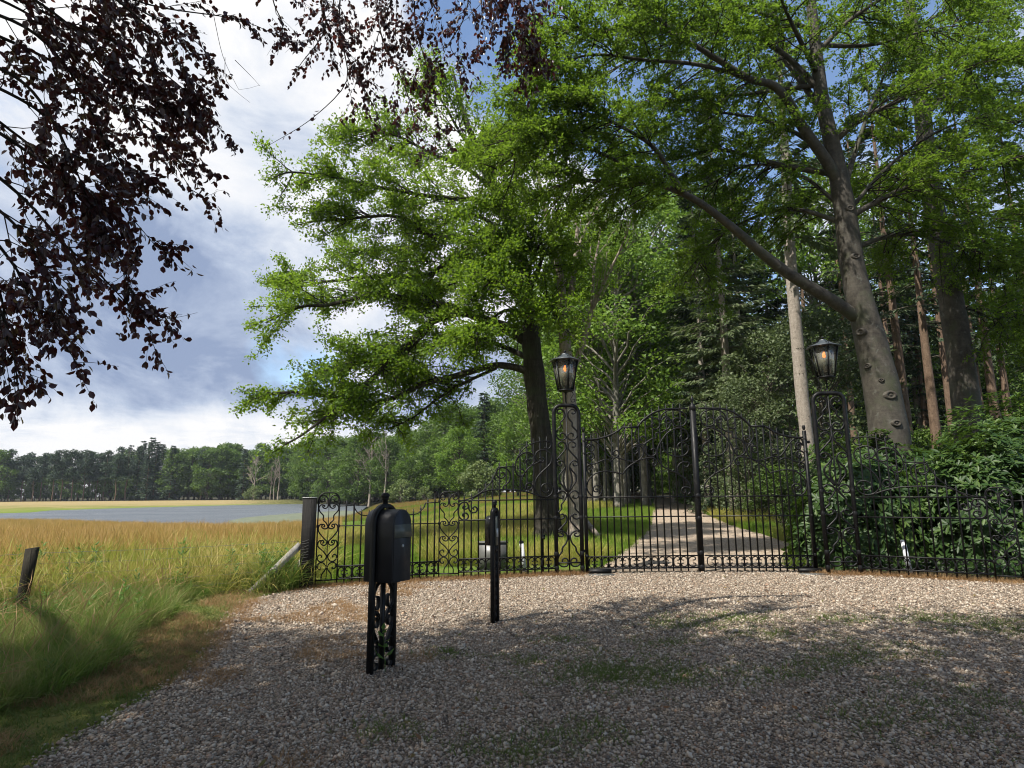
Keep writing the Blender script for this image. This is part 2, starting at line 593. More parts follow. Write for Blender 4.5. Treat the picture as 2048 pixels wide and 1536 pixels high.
def mat_ground():
    m, N = new_mat('meadow_ground')
    P = N.n('ShaderNodeNewGeometry').outputs['Position']
    a = N.noise(P, 0.12, 5, 0.6)
    b = N.noise(P, 1.5, 6, 0.65)
    c = N.noise(P, 14, 5, 0.7)
    sep = N.n('ShaderNodeSeparateXYZ', ins={0: P})
    x, y, z = sep.outputs
    dry = N.ramp(N.math('ADD', N.math('MULTIPLY', a, 0.5), N.math('MULTIPLY', b, 0.5)),
                 [(0.35, (0.10, 0.135, 0.025)), (0.5, (0.17, 0.165, 0.045)), (0.65, (0.25, 0.20, 0.085))])
    lush = N.ramp(N.math('ADD', N.math('MULTIPLY', a, 0.4), N.math('MULTIPLY', b, 0.6)),
                  [(0.35, (0.045, 0.085, 0.014)), (0.5, (0.085, 0.14, 0.020)), (0.68, (0.17, 0.16, 0.05))])
    soil = N.ramp(b, [(0.35, (0.022, 0.019, 0.011)), (0.55, (0.045, 0.040, 0.018)), (0.7, (0.05, 0.07, 0.02))])
    ratio = N.math('DIVIDE', x, N.math('MAXIMUM', y, 1.0))
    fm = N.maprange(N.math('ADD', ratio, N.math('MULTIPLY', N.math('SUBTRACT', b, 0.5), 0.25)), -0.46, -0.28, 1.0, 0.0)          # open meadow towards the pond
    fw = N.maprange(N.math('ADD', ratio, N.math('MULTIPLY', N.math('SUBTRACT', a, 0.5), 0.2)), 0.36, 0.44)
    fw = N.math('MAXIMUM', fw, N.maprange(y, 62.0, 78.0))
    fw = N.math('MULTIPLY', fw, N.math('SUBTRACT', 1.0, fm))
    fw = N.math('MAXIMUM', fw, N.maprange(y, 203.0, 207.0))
    col = N.mix(fm, lush, dry)
    dry = N.mix(N.maprange(N.math('ADD', y, N.math('MULTIPLY', a, 60.0)), 150.0, 190.0), dry, (0.27, 0.21, 0.10))
    col = N.mix(fm, lush, dry)
    shore = N.math('MULTIPLY', N.maprange(z, -1.27, -1.0, 1.0, 0.0), fm)
    col = N.mix(N.math('MULTIPLY', shore, 0.8), col, (0.13, 0.19, 0.03))
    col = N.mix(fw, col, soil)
    col = N.mix(N.math('MULTIPLY', N.maprange(c, 0.45, 0.7), 0.35), col, N.mix(0.6, col, (0.02, 0.02, 0.01)))
    nb = bump(N, N.math('ADD', b, c), 0.6, 0.08)
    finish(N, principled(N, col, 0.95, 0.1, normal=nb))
    return m


def mat_gravel(name='river_gravel', loose=1.0):
    m, N = new_mat(name)
    P = N.n('ShaderNodeNewGeometry').outputs['Position']
    wob = N.vmath('ADD', P, N.vmath('MULTIPLY', N.noise(P, 40, 2, 0.5, out=1), (0.012, 0.012, 0.0)))
    v = N.n('ShaderNodeTexVoronoi', ins={'Vector': wob, 'Scale': 46.0})
    ve = N.n('ShaderNodeTexVoronoi', feature='DISTANCE_TO_EDGE', ins={'Vector': wob, 'Scale': 46.0})
    cs = N.n('ShaderNodeSeparateColor', ins={0: v.outputs['Color']}).outputs
    c = N.ramp(cs[0], [(0.0, (0.105, 0.078, 0.055)), (0.2, (0.25, 0.19, 0.135)), (0.45, (0.37, 0.295, 0.215)), (0.7, (0.47, 0.395, 0.305)), (0.9, (0.60, 0.54, 0.45)), (1.0, (0.33, 0.21, 0.14))])
    c = N.mix(N.math('MULTIPLY', cs[1], 0.4), c, N.mix(1.0, c, (0.95, 0.80, 0.72), 'MULTIPLY'))
    gap = N.maprange(ve.outputs['Distance'], 0.0, 0.16, 0.0, 1.0)
    c = N.mix(N.maprange(gap, 0.0, 1.0, 1.0 - loose, 1.0, False), (0.045, 0.036, 0.026), c)
    big = N.noise(P, 0.55, 5, 0.6, 0.4)
    mid = N.noise(P, 2.6, 5, 0.65, 0.3)
    dust = N.maprange(mid, 0.45, 0.68)
    c = N.mix(N.math('MULTIPLY', dust, 0.25), c, (0.20, 0.15, 0.105))
    # thin moss and straw that settle in patches
    x, y, z = N.n('ShaderNodeSeparateXYZ', ins={0: P}).outputs
    right = N.maprange(x, -1.2, 1.2)
    back = N.math('MULTIPLY', N.maprange(y, 7.6, 9.4, 1.0, 0.0), right)
    moss = N.math('MULTIPLY', N.maprange(N.math('ADD', N.math('MULTIPLY', big, 0.6), N.math('MULTIPLY', mid, 0.4)), 0.53, 0.62), back)
    c = N.mix(N.math('MULTIPLY', moss, 0.30), c, (0.045, 0.055, 0.018))
    left = N.maprange(x, -0.6, -2.0)
    straw = N.math('MULTIPLY', N.maprange(mid, 0.55, 0.66), left)
    c = N.mix(N.math('MULTIPLY', straw, 0.6), c, (0.28, 0.165, 0.075))
    h = N.maprange(ve.outputs['Distance'], 0.0, 0.3)
    hb = N.math('ADD', h, N.math('MULTIPLY', cs[2], 0.5))
    finish(N, principled(N, c, 0.8, 0.25, normal=bump(N, hb, 0.9 * loose, 0.012)))
    return m


def mat_water():
    m, N = new_mat('pond_water')
    P = N.n('ShaderNodeNewGeometry').outputs['Position']
    mp = N.n('ShaderNodeMapping', ins={0: P, 3: (0.5, 1.6, 1.0)}).outputs[0]
    a = N.noise(mp, 2.2, 6, 0.65, 0.4)
    b = N.noise(P, 0.06, 3, 0.5)
    nb = bump(N, a, 1.0, 0.55)
    finish(N, principled(N, (0.075, 0.09, 0.105), N.maprange(b, 0.35, 0.65, 0.36, 0.50), 0.8, normal=nb))
    return m


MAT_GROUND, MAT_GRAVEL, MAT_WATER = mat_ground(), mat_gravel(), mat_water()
MAT_DRIVE = mat_gravel('rolled_gravel', 0.45)


def build_ground():
    ys = np.concatenate([np.arange(-420, -20, 40), np.arange(-20, 13, 3), np.arange(13, 61, 1.5), np.arange(61, 220, 2.5), np.arange(222, 300, 13), np.arange(320, 620, 60)])
    xs = np.concatenate([np.arange(-580, -140, 40), np.arange(-140, 62, 2.0), np.arange(64, 140, 8), np.arange(150, 600, 40)])
    X, Y = np.meshgrid(xs, ys)
    Z = terr(X.ravel(), Y.ravel())
    n, mm = len(ys), len(xs)
    i = np.arange(n - 1)[:, None] * mm
    j = np.arange(mm - 1)[None]
    F = np.stack([i + j, i + j + 1, i + mm + j + 1, i + mm + j], -1).reshape(-1, 4)
    me = mesh_np('ground', np.c_[X.ravel(), Y.ravel(), Z], F, True)
    return link('ground', me, MAT_GROUND, None, 'structure')


build_ground()

EDGE_L = [on_ground(px, py)[:2] for px, py in [(30, 1570), (120, 1490), (230, 1432), (330, 1372), (400, 1325), (425, 1290), (428, 1262), (455, 1232), (480, 1210), (520, 1194), (575, 1184), (600, 1180)]]
FORE = np.array([(-4.4, -8), (-3.6, -2), (-2.9, 1.6)] + [tuple(p) for p in EDGE_L] +
                [(-3.05, 11.05), (-1.34, 11.72), (-0.98, 11.78), (0.8, 12.28), (1.6, 12.6), (5.6, 12.5), (5.75, 12.05), (6.35, 11.98), (8.0, 10.92), (8.5, 10.6), (13, 8.6), (13, -8)])


def fill_poly(name, pts, z, mat, kind='structure'):
    me = mesh_np(name, np.c_[pts, np.full(len(pts), z)], np.arange(len(pts))[None])
    return link(name, me, mat, None, kind)


fill_poly('gravel_forecourt', FORE[::-1], 0.004, MAT_GRAVEL)

DRV_L = np.array([(1.62, 12.45), (1.75, 13.0)] + [tuple(on_terr(px, py)[:2]) for px, py in [(1250, 1100), (1278, 1075), (1296, 1050), (1303, 1020), (1308, 1000), (1311, 990)]])
DRV_R = np.array([(5.5, 12.45), (5.45, 13.0)] + [tuple(on_terr(px, py)[:2]) for px, py in [(1600, 1098), (1528, 1070), (1452, 1046), (1398, 1018), (1378, 1000), (1366, 990)]])


def build_drive():
    L = smooth_path(DRV_L, 6)
    R = smooth_path(DRV_R, 6)
    K = 5
    rows = []
    for a, b in zip(L, R):
        t = np.linspace(0, 1, K)[:, None]
        p = a * (1 - t) + b * t
        rows.append(np.c_[p, terr(p[:, 0], p[:, 1]) + 0.012])
    V = np.vstack(rows)
    i = np.arange(len(L) - 1)[:, None] * K
    j = np.arange(K - 1)[None]
    F = np.stack([i + j, i + j + 1, i + K + j + 1, i + K + j], -1).reshape(-1, 4)
    return link('driveway', mesh_np('driveway', V, F, True), MAT_DRIVE, None, 'structure')


build_drive()
fill_poly('pond_water', LAKE[::-1], LAKE_Z, MAT_WATER)


def mat_weed():
    m, N = new_mat('duckweed_cover')
    P = N.n('ShaderNodeNewGeometry').outputs['Position']
    a = N.noise(P, 0.8, 6, 0.7)
    c = N.ramp(a, [(0.3, (0.075, 0.090, 0.055)), (0.55, (0.12, 0.135, 0.085)), (0.75, (0.17, 0.18, 0.12))])
    finish(N, principled(N, c, 0.7, 0.3))
    return m


WEED = np.array([on_ground(px, py, LAKE_Z)[:2] for px, py in [(455, 1042), (490, 1035), (545, 1030), (600, 1026), (690, 1021), (718, 1024), (700, 1030), (640, 1042), (560, 1052), (470, 1056)]])
fill_poly('duckweed', WEED[::-1], LAKE_Z + 0.006, mat_weed(), 'stuff')

# ------------------------------------------------------------------ scatter by geometry nodes
HIDDEN = {}


def variants(key, meshes):
    c = bpy.data.collections.new(key)
    for i, me in enumerate(meshes):
        c.objects.link(bpy.data.objects.new(f'{key}_{i}', me))
    return c


def scatter(name, P, rot, scl, coll, nvar, kind='stuff'):
    P = np.asarray(P, np.float32)
    n = len(P)
    me = bpy.data.meshes.new(name)
    me.vertices.add(n)
    me.vertices.foreach_set('co', P.ravel())
    for nm, typ, key, data in (('rot', 'FLOAT_VECTOR', 'vector', rot), ('scl', 'FLOAT_VECTOR', 'vector', scl), ('idx', 'INT', 'value', RNG.integers(0, nvar, n))):
        at_ = me.attributes.new(nm, typ, 'POINT')
        at_.data.foreach_set(key, np.asarray(data, np.int32 if typ == 'INT' else np.float32).ravel())
    o = link(name, me, None, None, kind)
    t = bpy.data.node_groups.new(name + '_nodes', 'GeometryNodeTree')
    t.interface.new_socket('Geometry', in_out='INPUT', socket_type='NodeSocketGeometry')
    t.interface.new_socket('Geometry', in_out='OUTPUT', socket_type='NodeSocketGeometry')
    gi = t.nodes.new('NodeGroupInput')
    go = t.nodes.new('NodeGroupOutput')
    ci = t.nodes.new('GeometryNodeCollectionInfo')
    ci.inputs['Collection'].default_value = coll
    ci.inputs['Separate Children'].default_value = True
    ci.inputs['Reset Children'].default_value = True
    ip = t.nodes.new('GeometryNodeInstanceOnPoints')
    ip.inputs['Pick Instance'].default_value = True
    t.links.new(gi.outputs[0], ip.inputs['Points'])
    t.links.new(ci.outputs[0], ip.inputs['Instance'])
    for nm, typ, sock in (('rot', 'FLOAT_VECTOR', 'Rotation'), ('scl', 'FLOAT_VECTOR', 'Scale'), ('idx', 'INT', 'Instance Index')):
        na = t.nodes.new('GeometryNodeInputNamedAttribute')
        na.data_type = typ
        na.inputs['Name'].default_value = nm
        t.links.new(na.outputs[0], ip.inputs[sock])
    t.links.new(ip.outputs[0], go.inputs[0])
    md = o.modifiers.new('scatter', 'NODES')
    md.node_group = t
    return o


def mat_grass(name, stops, trans, patch=0.8, rough=0.6, tf=0.3, ypos=None):
    m, N = new_mat(name)
    r = N.n('ShaderNodeObjectInfo').outputs['Random']
    g = N.n('ShaderNodeNewGeometry')
    P = g.outputs['Position']
    k = N.noise(P, patch, 4, 0.6)
    k = N.math('ADD', N.math('MULTIPLY', k, 0.6), N.math('MULTIPLY', N.noise(P, patch * 5, 3, 0.6), 0.4))
    k = N.math('ADD', N.math('MULTIPLY', N.math('SUBTRACT', k, 0.5), 2.6), 0.5)
    f = N.math('ADD', N.math('MULTIPLY', k, 0.6), N.math('MULTIPLY', r, 0.25))
    f = N.math('ADD', f, N.math('MULTIPLY', g.outputs['Random Per Island'], 0.15))
    c = N.ramp(f, stops)
    p = principled(N, c, rough, 0.25)
    t = N.n('ShaderNodeBsdfTranslucent', ins={0: N.mix(0.5, c, trans)}).outputs[0]
    finish(N, N.n('ShaderNodeMixShader', ins={0: tf, 1: p, 2: t}).outputs[0])
    return m


def tuft(rng, nb, h, hv, w, spread, lean, seg=3, head=0.0):
    mb = MB()
    for b in range(nb):
        a = rng.uniform(0, 2 * np.pi)
        r = spread * math.sqrt(rng.uniform())
        p0 = np.array([r * math.cos(a), r * math.sin(a), -0.02])
        H = h * (1 + hv * rng.uniform(-1, 1))
        da = a + rng.normal(0, 0.9)
        ln = lean * rng.uniform(0.2, 1.3)
        d = np.array([math.cos(da), math.sin(da)])
        s = np.linspace(0, 1, seg + 1)
        C = np.c_[p0[0] + d[0] * H * ln * s ** 2, p0[1] + d[1] * H * ln * s ** 2, p0[2] + H * (s - 0.35 * ln * s ** 2.5)]
        sa = rng.uniform(0, np.pi)
        sd = np.array([math.cos(sa), math.sin(sa), 0]) * w * rng.uniform(0.7, 1.3) / 2
        wd = (1 - s ** 1.6)[:, None]
        if head:
            wd = np.maximum(wd * 0.6, 0.25)
            wd[-1] = 0.1
            wd[-2] = head
        L = C - sd * wd
        Rr = C + sd * wd
        V = np.empty((2 * (seg + 1), 3))
        V[0::2] = L
        V[1::2] = Rr
        i = np.arange(seg) * 2
        mb.add(V, np.stack([i, i + 1, i + 3, i + 2], 1))
    return mb


def herb(rng, h, leaf_l, leaf_w, n):
    mb = MB()
    lean = rng.normal(0, 0.12, 2)
    P = np.array([[lean[0] * h * s * s, lean[1] * h * s * s, h * s] for s in np.linspace(0, 1, 5)])
    mb.tube(P, np.linspace(0.004, 0.002, 5), 4, False)
    for k in range(n):
        s = rng.uniform(0.15, 1)
        p = np.array([np.interp(s, np.linspace(0, 1, 5), P[:, i]) for i in range(3)])
        a = k * 2.4 + rng.normal(0, 0.3)
        L = leaf_l * (1.15 - 0.6 * s) * rng.uniform(0.7, 1.2)
        d = np.array([math.cos(a), math.sin(a), rng.uniform(-0.1, 0.6)])
        d /= np.linalg.norm(d)
        sd = np.array([-math.sin(a), math.cos(a), 0]) * leaf_w * (1.15 - 0.5 * s)
        up = np.cross(sd, d)
        up /= np.linalg.norm(up)
        V = [p, p + d * L * 0.45 + sd / 2, p + d * L - up * L * 0.2, p + d * L * 0.45 - sd / 2]
        mb.add(V, [[0, 1, 2], [0, 2, 3]])
    return mb


GR = np.random.default_rng(21)


def make_variants(key, mat, n, fn):
    ms = []
    for i in range(n):
        me = fn().mesh(f'{key}_{i}')
        me.materials.append(mat)
        ms.append(me)
    return variants(key, ms)


M_LUSH = mat_grass('lush_grass', [(0.2, (0.07, 0.14, 0.016)), (0.45, (0.125, 0.215, 0.022)), (0.62, (0.20, 0.27, 0.035)), (0.8, (0.34, 0.29, 0.10))], (0.26, 0.42, 0.035), tf=0.4)
M_VERGE = mat_grass('verge_grass', [(0.25, (0.06, 0.115, 0.016)), (0.42, (0.10, 0.17, 0.026)), (0.56, (0.18, 0.21, 0.055)), (0.7, (0.33, 0.27, 0.12))], (0.22, 0.34, 0.05), 1.6, tf=0.4)
M_TAN = mat_grass('ripe_meadow_grass', [(0.2, (0.22, 0.205, 0.040)), (0.38, (0.36, 0.26, 0.075)), (0.58, (0.48, 0.31, 0.115)), (0.8, (0.54, 0.40, 0.20))], (0.48, 0.33, 0.10), 0.25, tf=0.42)
M_MIXED = mat_grass('meadow_edge_grass', [(0.2, (0.13, 0.20, 0.028)), (0.42, (0.22, 0.26, 0.042)), (0.6, (0.38, 0.32, 0.09)), (0.8, (0.48, 0.36, 0.15))], (0.36, 0.40, 0.06), 0.6, tf=0.4)
M_SEDGE = mat_grass('red_sedge', [(0.25, (0.16, 0.165, 0.035)), (0.5, (0.28, 0.19, 0.06)), (0.75, (0.38, 0.25, 0.10))], (0.40, 0.25, 0.06), 0.2, tf=0.4)
M_DRY = mat_grass('dry_straw', [(0.2, (0.16, 0.095, 0.042)), (0.5, (0.30, 0.18, 0.085)), (0.8, (0.42, 0.28, 0.14))], (0.38, 0.24, 0.10), 1.2)
M_HERB = mat_grass('weed_leaves', [(0.2, (0.05, 0.11, 0.02)), (0.5, (0.085, 0.165, 0.03)), (0.8, (0.13, 0.20, 0.045))], (0.2, 0.36, 0.05), 0.6)
M_MOSSG = mat_grass('short_weed_grass', [(0.2, (0.07, 0.105, 0.022)), (0.5, (0.10, 0.145, 0.030)), (0.8, (0.18, 0.175, 0.06))], (0.18, 0.26, 0.04))

C_LUSH = make_variants('lush_tuft', M_LUSH, 4, lambda: tuft(GR, 26, 0.20, 0.5, 0.010, 0.13, 0.55))
C_LONG = make_variants('verge_tuft', M_VERGE, 5, lambda: tuft(GR, 24, 0.40, 0.5, 0.011, 0.13, 0.95, 4))
C_TAN = make_variants('ripe_tuft', M_TAN, 5, lambda: tuft(GR, 26, 0.62, 0.3, 0.012, 0.22, 0.35, 4, 1.0))
C_MIX = make_variants('mixed_tuft', M_MIXED, 5, lambda: tuft(GR, 30, 0.45, 0.45, 0.009, 0.18, 0.7, 4, 0.8))
C_SEDGE = make_variants('sedge_tuft', M_SEDGE, 4, lambda: tuft(GR, 40, 0.85, 0.3, 0.022, 0.35, 0.45, 4))
C_DRY = make_variants('dry_tuft', M_DRY, 4, lambda: tuft(GR, 22, 0.07, 0.6, 0.005, 0.08, 1.6))
C_STALK = make_variants('seed_stalk', M_DRY, 4, lambda: tuft(GR, 5, 0.75, 0.3, 0.006, 0.10, 0.7, 5, 1.6))
C_HERB = make_variants('weed_plant', M_HERB, 5, lambda: herb(GR, 0.62, 0.17, 0.05, 22))
C_MOSS = make_variants('short_tuft', M_MOSSG, 4, lambda: tuft(GR, 20, 0.045, 0.6, 0.006, 0.06, 1.3))


def rots(n, tilt=0.12):
    return np.c_[GR.normal(0, tilt, n), GR.normal(0, tilt, n), GR.uniform(0, 6.283, n)]


def scl3(n, a, b):
    s = GR.uniform(a, b, n)
    return np.c_[s, s, s * GR.uniform(0.8, 1.2, n)]


def sample(n, x0, x1, y0, y1, ok):
    P = np.c_[GR.uniform(x0, x1, n), GR.uniform(y0, y1, n)]
    P = P[ok(P)]
    return P


def with_z(P, dz=0.0):
    return np.c_[P, terr(P[:, 0], P[:, 1]) + dz]


def value_noise(P, s, seed=0):
    r = np.random.default_rng(seed)
    T = r.uniform(0, 1, (64, 64))
    q = P * s
    i = np.floor(q).astype(int)
    f = q - i
    f = f * f * (3 - 2 * f)
    g = lambda a, b: T[a % 64, b % 64]
    return (g(i[:, 0], i[:, 1]) * (1 - f[:, 0]) + g(i[:, 0] + 1, i[:, 1]) * f[:, 0]) * (1 - f[:, 1]) + \
           (g(i[:, 0], i[:, 1] + 1) * (1 - f[:, 0]) + g(i[:, 0] + 1, i[:, 1] + 1) * f[:, 0]) * f[:, 1]


WF_A, WF_B = np.array([-11.6, 5.85]), np.array([-3.43, 10.72])     # line of the wire fence


def beyond_fence(P):
    d = WF_B - WF_A
    return (d[0] * (P[:, 1] - WF_A[1]) - d[1] * (P[:, 0] - WF_A[0])) / np.linalg.norm(d)


DRIVE_POLY = np.vstack([smooth_path(DRV_L, 6), smooth_path(DRV_R, 6)[::-1]])
ORN = np.array([(-3.43, 10.72), (-3.0, 11.0), (-1.34, 11.66), (-0.98, 11.72), (0.8, 12.18), (1.35, 12.25)])


def behind_orn(P):
    return P[:, 1] - np.interp(P[:, 0], ORN[:, 0], ORN[:, 1])


def gravel_dist(P):
    return -poly_dist(P, FORE)


def plant_grass():
    vis = lambda P: (np.abs(P[:, 0]) < P[:, 1] * 1.02 + 1.2)
    # verge between the gravel and the wire fence
    P = sample(60000, -11, -2.0, 1.5, 11, lambda P: vis(P) & (beyond_fence(P) < 0.4))
    d = gravel_dist(P)
    k = value_noise(P, 1.1, 5)
    Lg = P[(d > 0.55 + 0.5 * k) & (GR.uniform(size=len(P)) < 0.46) & (np.hypot(P[:, 0] + 6.4, P[:, 1] - 8.3) > 0.75 * GR.uniform(0.5, 1, len(P)))]
    scatter('verge_grass', with_z(Lg), rots(len(Lg), 0.2), scl3(len(Lg), 0.35, 0.8) * (0.5 + 0.75 * value_noise(Lg, 0.9, 8))[:, None], C_LONG, 5)
    Lg = Lg
    Ms = P[(d > -0.02) & (d < 1.1) & (GR.uniform(size=len(P)) < 0.55)]
    scatter('mown_edge_grass', with_z(Ms), rots(len(Ms)), scl3(len(Ms), 0.6, 1.5), C_MOSS, 4)
    Dr = P[(d > -0.12) & (d < 1.0) & (value_noise(P, 1.7, 11) > 0.42) & (GR.uniform(size=len(P)) < 0.5)]
    # dry straw along the gravel margins and the foot of the railings
    base = []
    for a, b, n in (((-3.3, 10.85), (-3.0, 10.95), 60), ((-3.0, 10.95), (-1.34, 11.6), 420), ((-1.34, 11.6), (-0.98, 11.65), 90), ((-0.98, 11.65), (0.8, 12.1), 520),
                    ((0.8, 12.12), (1.35, 12.2), 160), ((5.5, 12.1), (5.74, 11.85), 60), ((5.74, 11.85), (6.35, 11.82), 160), ((6.35, 11.8), (8.0, 10.78), 420), ((8, 10.78), (9.5, 9.95), 260)):
        t = GR.uniform(0, 1, n)[:, None]
        base.append(np.array(a) * (1 - t) + np.array(b) * t + GR.normal(0, 0.11, (n, 2)) + [0, 0.02])
    base = np.vstack(base)
    scatter('fence_foot_straw', with_z(base, 0.004), rots(len(base)), scl3(len(base), 0.5, 1.5), C_DRY, 4)
    G = sample(26000, -5, -0.8, 3, 11.2, lambda P: (poly_dist(P, FORE) > 0.0) & (value_noise(P, 1.6, 31) > 0.66))
    G = G[GR.uniform(size=len(G)) < 0.32]
    Dr = np.vstack([Dr, G])
    scatter('dry_verge_straw', with_z(Dr, 0.004), rots(len(Dr)), scl3(len(Dr), 0.4, 1.2), C_DRY, 4)
    # the meadow beyond the wire
    P = sample(34000, -42, 2, 8, 32, lambda P: vis(P) & (beyond_fence(P) > 0.0) & (P[:, 0] < np.interp(P[:, 1], [10, 12, 20, 32], [-3.5, -3.4, -6.5, -11])))
    b = beyond_fence(P) + 2.5 * (value_noise(P, 0.5, 3) - 0.5)
    near = P[(b < 4.2) & (GR.uniform(size=len(P)) < 1.0)]
    scatter('meadow_edge_grass', with_z(near), rots(len(near), 0.2), scl3(len(near), 0.8, 1.35), C_MIX, 5)
    far = P[(b > 2.6) & (GR.uniform(size=len(P)) < 0.85)]
    scatter('ripe_meadow_grass', with_z(far), rots(len(far)), scl3(len(far), 0.6, 1.0) * (0.7 + 0.55 * value_noise(far, 0.45, 17))[:, None], C_TAN, 5)
    Gm = far[(GR.uniform(size=len(far)) < 0.30)] + GR.normal(0, 0.1, (1, 2))
    scatter('mixed_meadow_grass', with_z(Gm), rots(len(Gm), 0.2), scl3(len(Gm), 0.8, 1.15), C_MIX, 5)
    Q = sample(30000, -62, 0, 31, 62, lambda P: vis(P) & (P[:, 0] < -0.27 * P[:, 1]) & (poly_dist(P, LAKE) < -0.8))
    scatter('far_meadow_grass', with_z(Q), rots(len(Q)), scl3(len(Q), 0.55, 0.85), C_TAN, 5)
    Hb = sample(2600, -14, -2.5, 6.5, 16, lambda P: vis(P) & (beyond_fence(P) > -0.3) & (beyond_fence(P) < 3.2) & (value_noise(P, 0.8, 41) > 0.45) & (behind_orn(P) > -0.2) & (P[:, 0] < -3.6))
    Hb = Hb[GR.uniform(size=len(Hb)) < 0.85]
    scatter('meadow_weeds', with_z(Hb), rots(len(Hb)), scl3(len(Hb), 0.45, 1.15), C_HERB, 5)
    Vs = Lg[GR.uniform(size=len(Lg)) < 0.055]
    scatter('verge_seed_stalks', with_z(Vs), rots(len(Vs), 0.35), scl3(len(Vs), 0.5, 1.0), C_STALK, 4)
    Vh = Lg[(GR.uniform(size=len(Lg)) < 0.05) & (value_noise(Lg, 0.9, 77) > 0.5)]
    scatter('verge_weeds', with_z(Vh), rots(len(Vh), 0.2), scl3(len(Vh), 0.35, 0.75), C_HERB, 5)
    # tangle round the strut of the black post
    T = np.c_[GR.normal(-3.85, 0.25, 160), GR.normal(10.75, 0.22, 160)]
    T = T[T[:, 0] < -3.58]
    scatter('strut_weeds', with_z(T[:60]), rots(60), scl3(60, 0.5, 1.0), C_HERB, 5)
    scatter('strut_grass', with_z(T), rots(len(T), 0.2), scl3(len(T), 0.8, 1.3), C_LONG, 5)
    # lawn behind the railings and beside the avenue
    P = sample(52000, -10, 16, 11.0, 46, lambda P: vis(P) & (behind_orn(P) > 0.12) & (poly_dist(P, DRIVE_POLY) < 0.12 * GR.uniform(-1, 1, len(P))) & (P[:, 0] > np.interp(P[:, 1], [10, 12, 20, 32, 50], [-3.4, -3.2, -6.3, -11, -16])) &
               ~((P[:, 1] < 12.7) & (P[:, 0] > 1.3)) & (P[:, 0] < 0.36 * P[:, 1] + 1.2))
    k = value_noise(P, 0.22, 61) + 0.35 * value_noise(P, 0.9, 62)
    tall = k > 0.72
    Lw = P[~tall]
    scatter('lawn_grass', with_z(Lw), rots(len(Lw)), scl3(len(Lw), 0.55, 1.2), C_LUSH, 4)
    Tl = P[tall & (P[:, 1] > 13.5)]
    scatter('uncut_lawn_grass', with_z(Tl), rots(len(Tl)), scl3(len(Tl), 0.55, 0.95), C_MIX, 5)
    S = sample(12000, -34, 4, 58, 104, lambda P: (P[:, 0] > -0.36 * P[:, 1]) & (P[:, 0] < 0.12 * P[:, 1]) & (poly_dist(P, LAKE) < -1.5) & (value_noise(P, 0.13, 71) > 0.42))
    scatter('sedge', with_z(S), rots(len(S)), scl3(len(S), 0.35, 0.6), C_SEDGE, 4)
    S = sample(16000, -40, 4, 36, 104, lambda P: (P[:, 0] > -0.38 * P[:, 1]) & (P[:, 0] < 0.12 * P[:, 1]) & (poly_dist(P, LAKE) < -0.5) & (value_noise(P, 0.13, 71) < 0.62))
    scatter('pond_bank_grass', with_z(S), rots(len(S)), scl3(len(S), 1.2, 2.2), C_LUSH, 4)
    # weeds in the gravel on the shady side
    spots = [(1260, 1325, .45), (1230, 1345, .3), (1420, 1243, .5), (1370, 1250, .35), (1480, 1236, .35), (1960, 1248, .6), (2020, 1260, .5), (1740, 1300, .45), (1715, 1312, .3), (1540, 1270, .3), (1390, 1352, .35), (1350, 1362, .3),
             (1170, 1362, .35), (1200, 1350, .3), (1060, 1322, .25), (1052, 1500, .3), (1035, 1510, .2), (1170, 1465, .25), (880, 1310, .2), (770, 1462, .2), (1800, 1440, .4), (1640, 1330, .3), (1860, 1238, .4), (1690, 1240, .3), (1900, 1395, .4), (1560, 1350, .25), (1120, 1280, .2), (1330, 1285, .25)]
    pts = []
    for px, py, r in spots:
        c = on_ground(px, py)[:2]
        n = int(230 * r)
        pts.append(c + np.c_[GR.normal(0, r * 0.8, n), GR.normal(0, r * 0.55, n)])
    pts = np.vstack(pts)
    scatter('gravel_weeds', with_z(pts, 0.004), rots(len(pts)), scl3(len(pts), 0.5, 1.5), C_MOSS, 4)


def mat_stone():
    m, N = new_mat('pebble')
    r = N.n('ShaderNodeObjectInfo').outputs['Random']
    c = N.ramp(r, [(0.0, (0.07, 0.055, 0.043)), (0.16, (0.19, 0.14, 0.10)), (0.34, (0.29, 0.225, 0.16)), (0.54, (0.38, 0.31, 0.235)), (0.72, (0.45, 0.38, 0.295)), (0.88, (0.55, 0.485, 0.40)), (0.94, (0.28, 0.17, 0.11)), (1.0, (0.42, 0.30, 0.20))], 'LINEAR')
    P = N.n('ShaderNodeTexCoord').outputs['Object']
    a = N.noise(P, 60, 4, 0.6)
    c = N.mix(N.math('MULTIPLY', a, 0.35), c, (0.12, 0.10, 0.085))
    finish(N, principled(N, c, 0.65, 0.3))
    return m


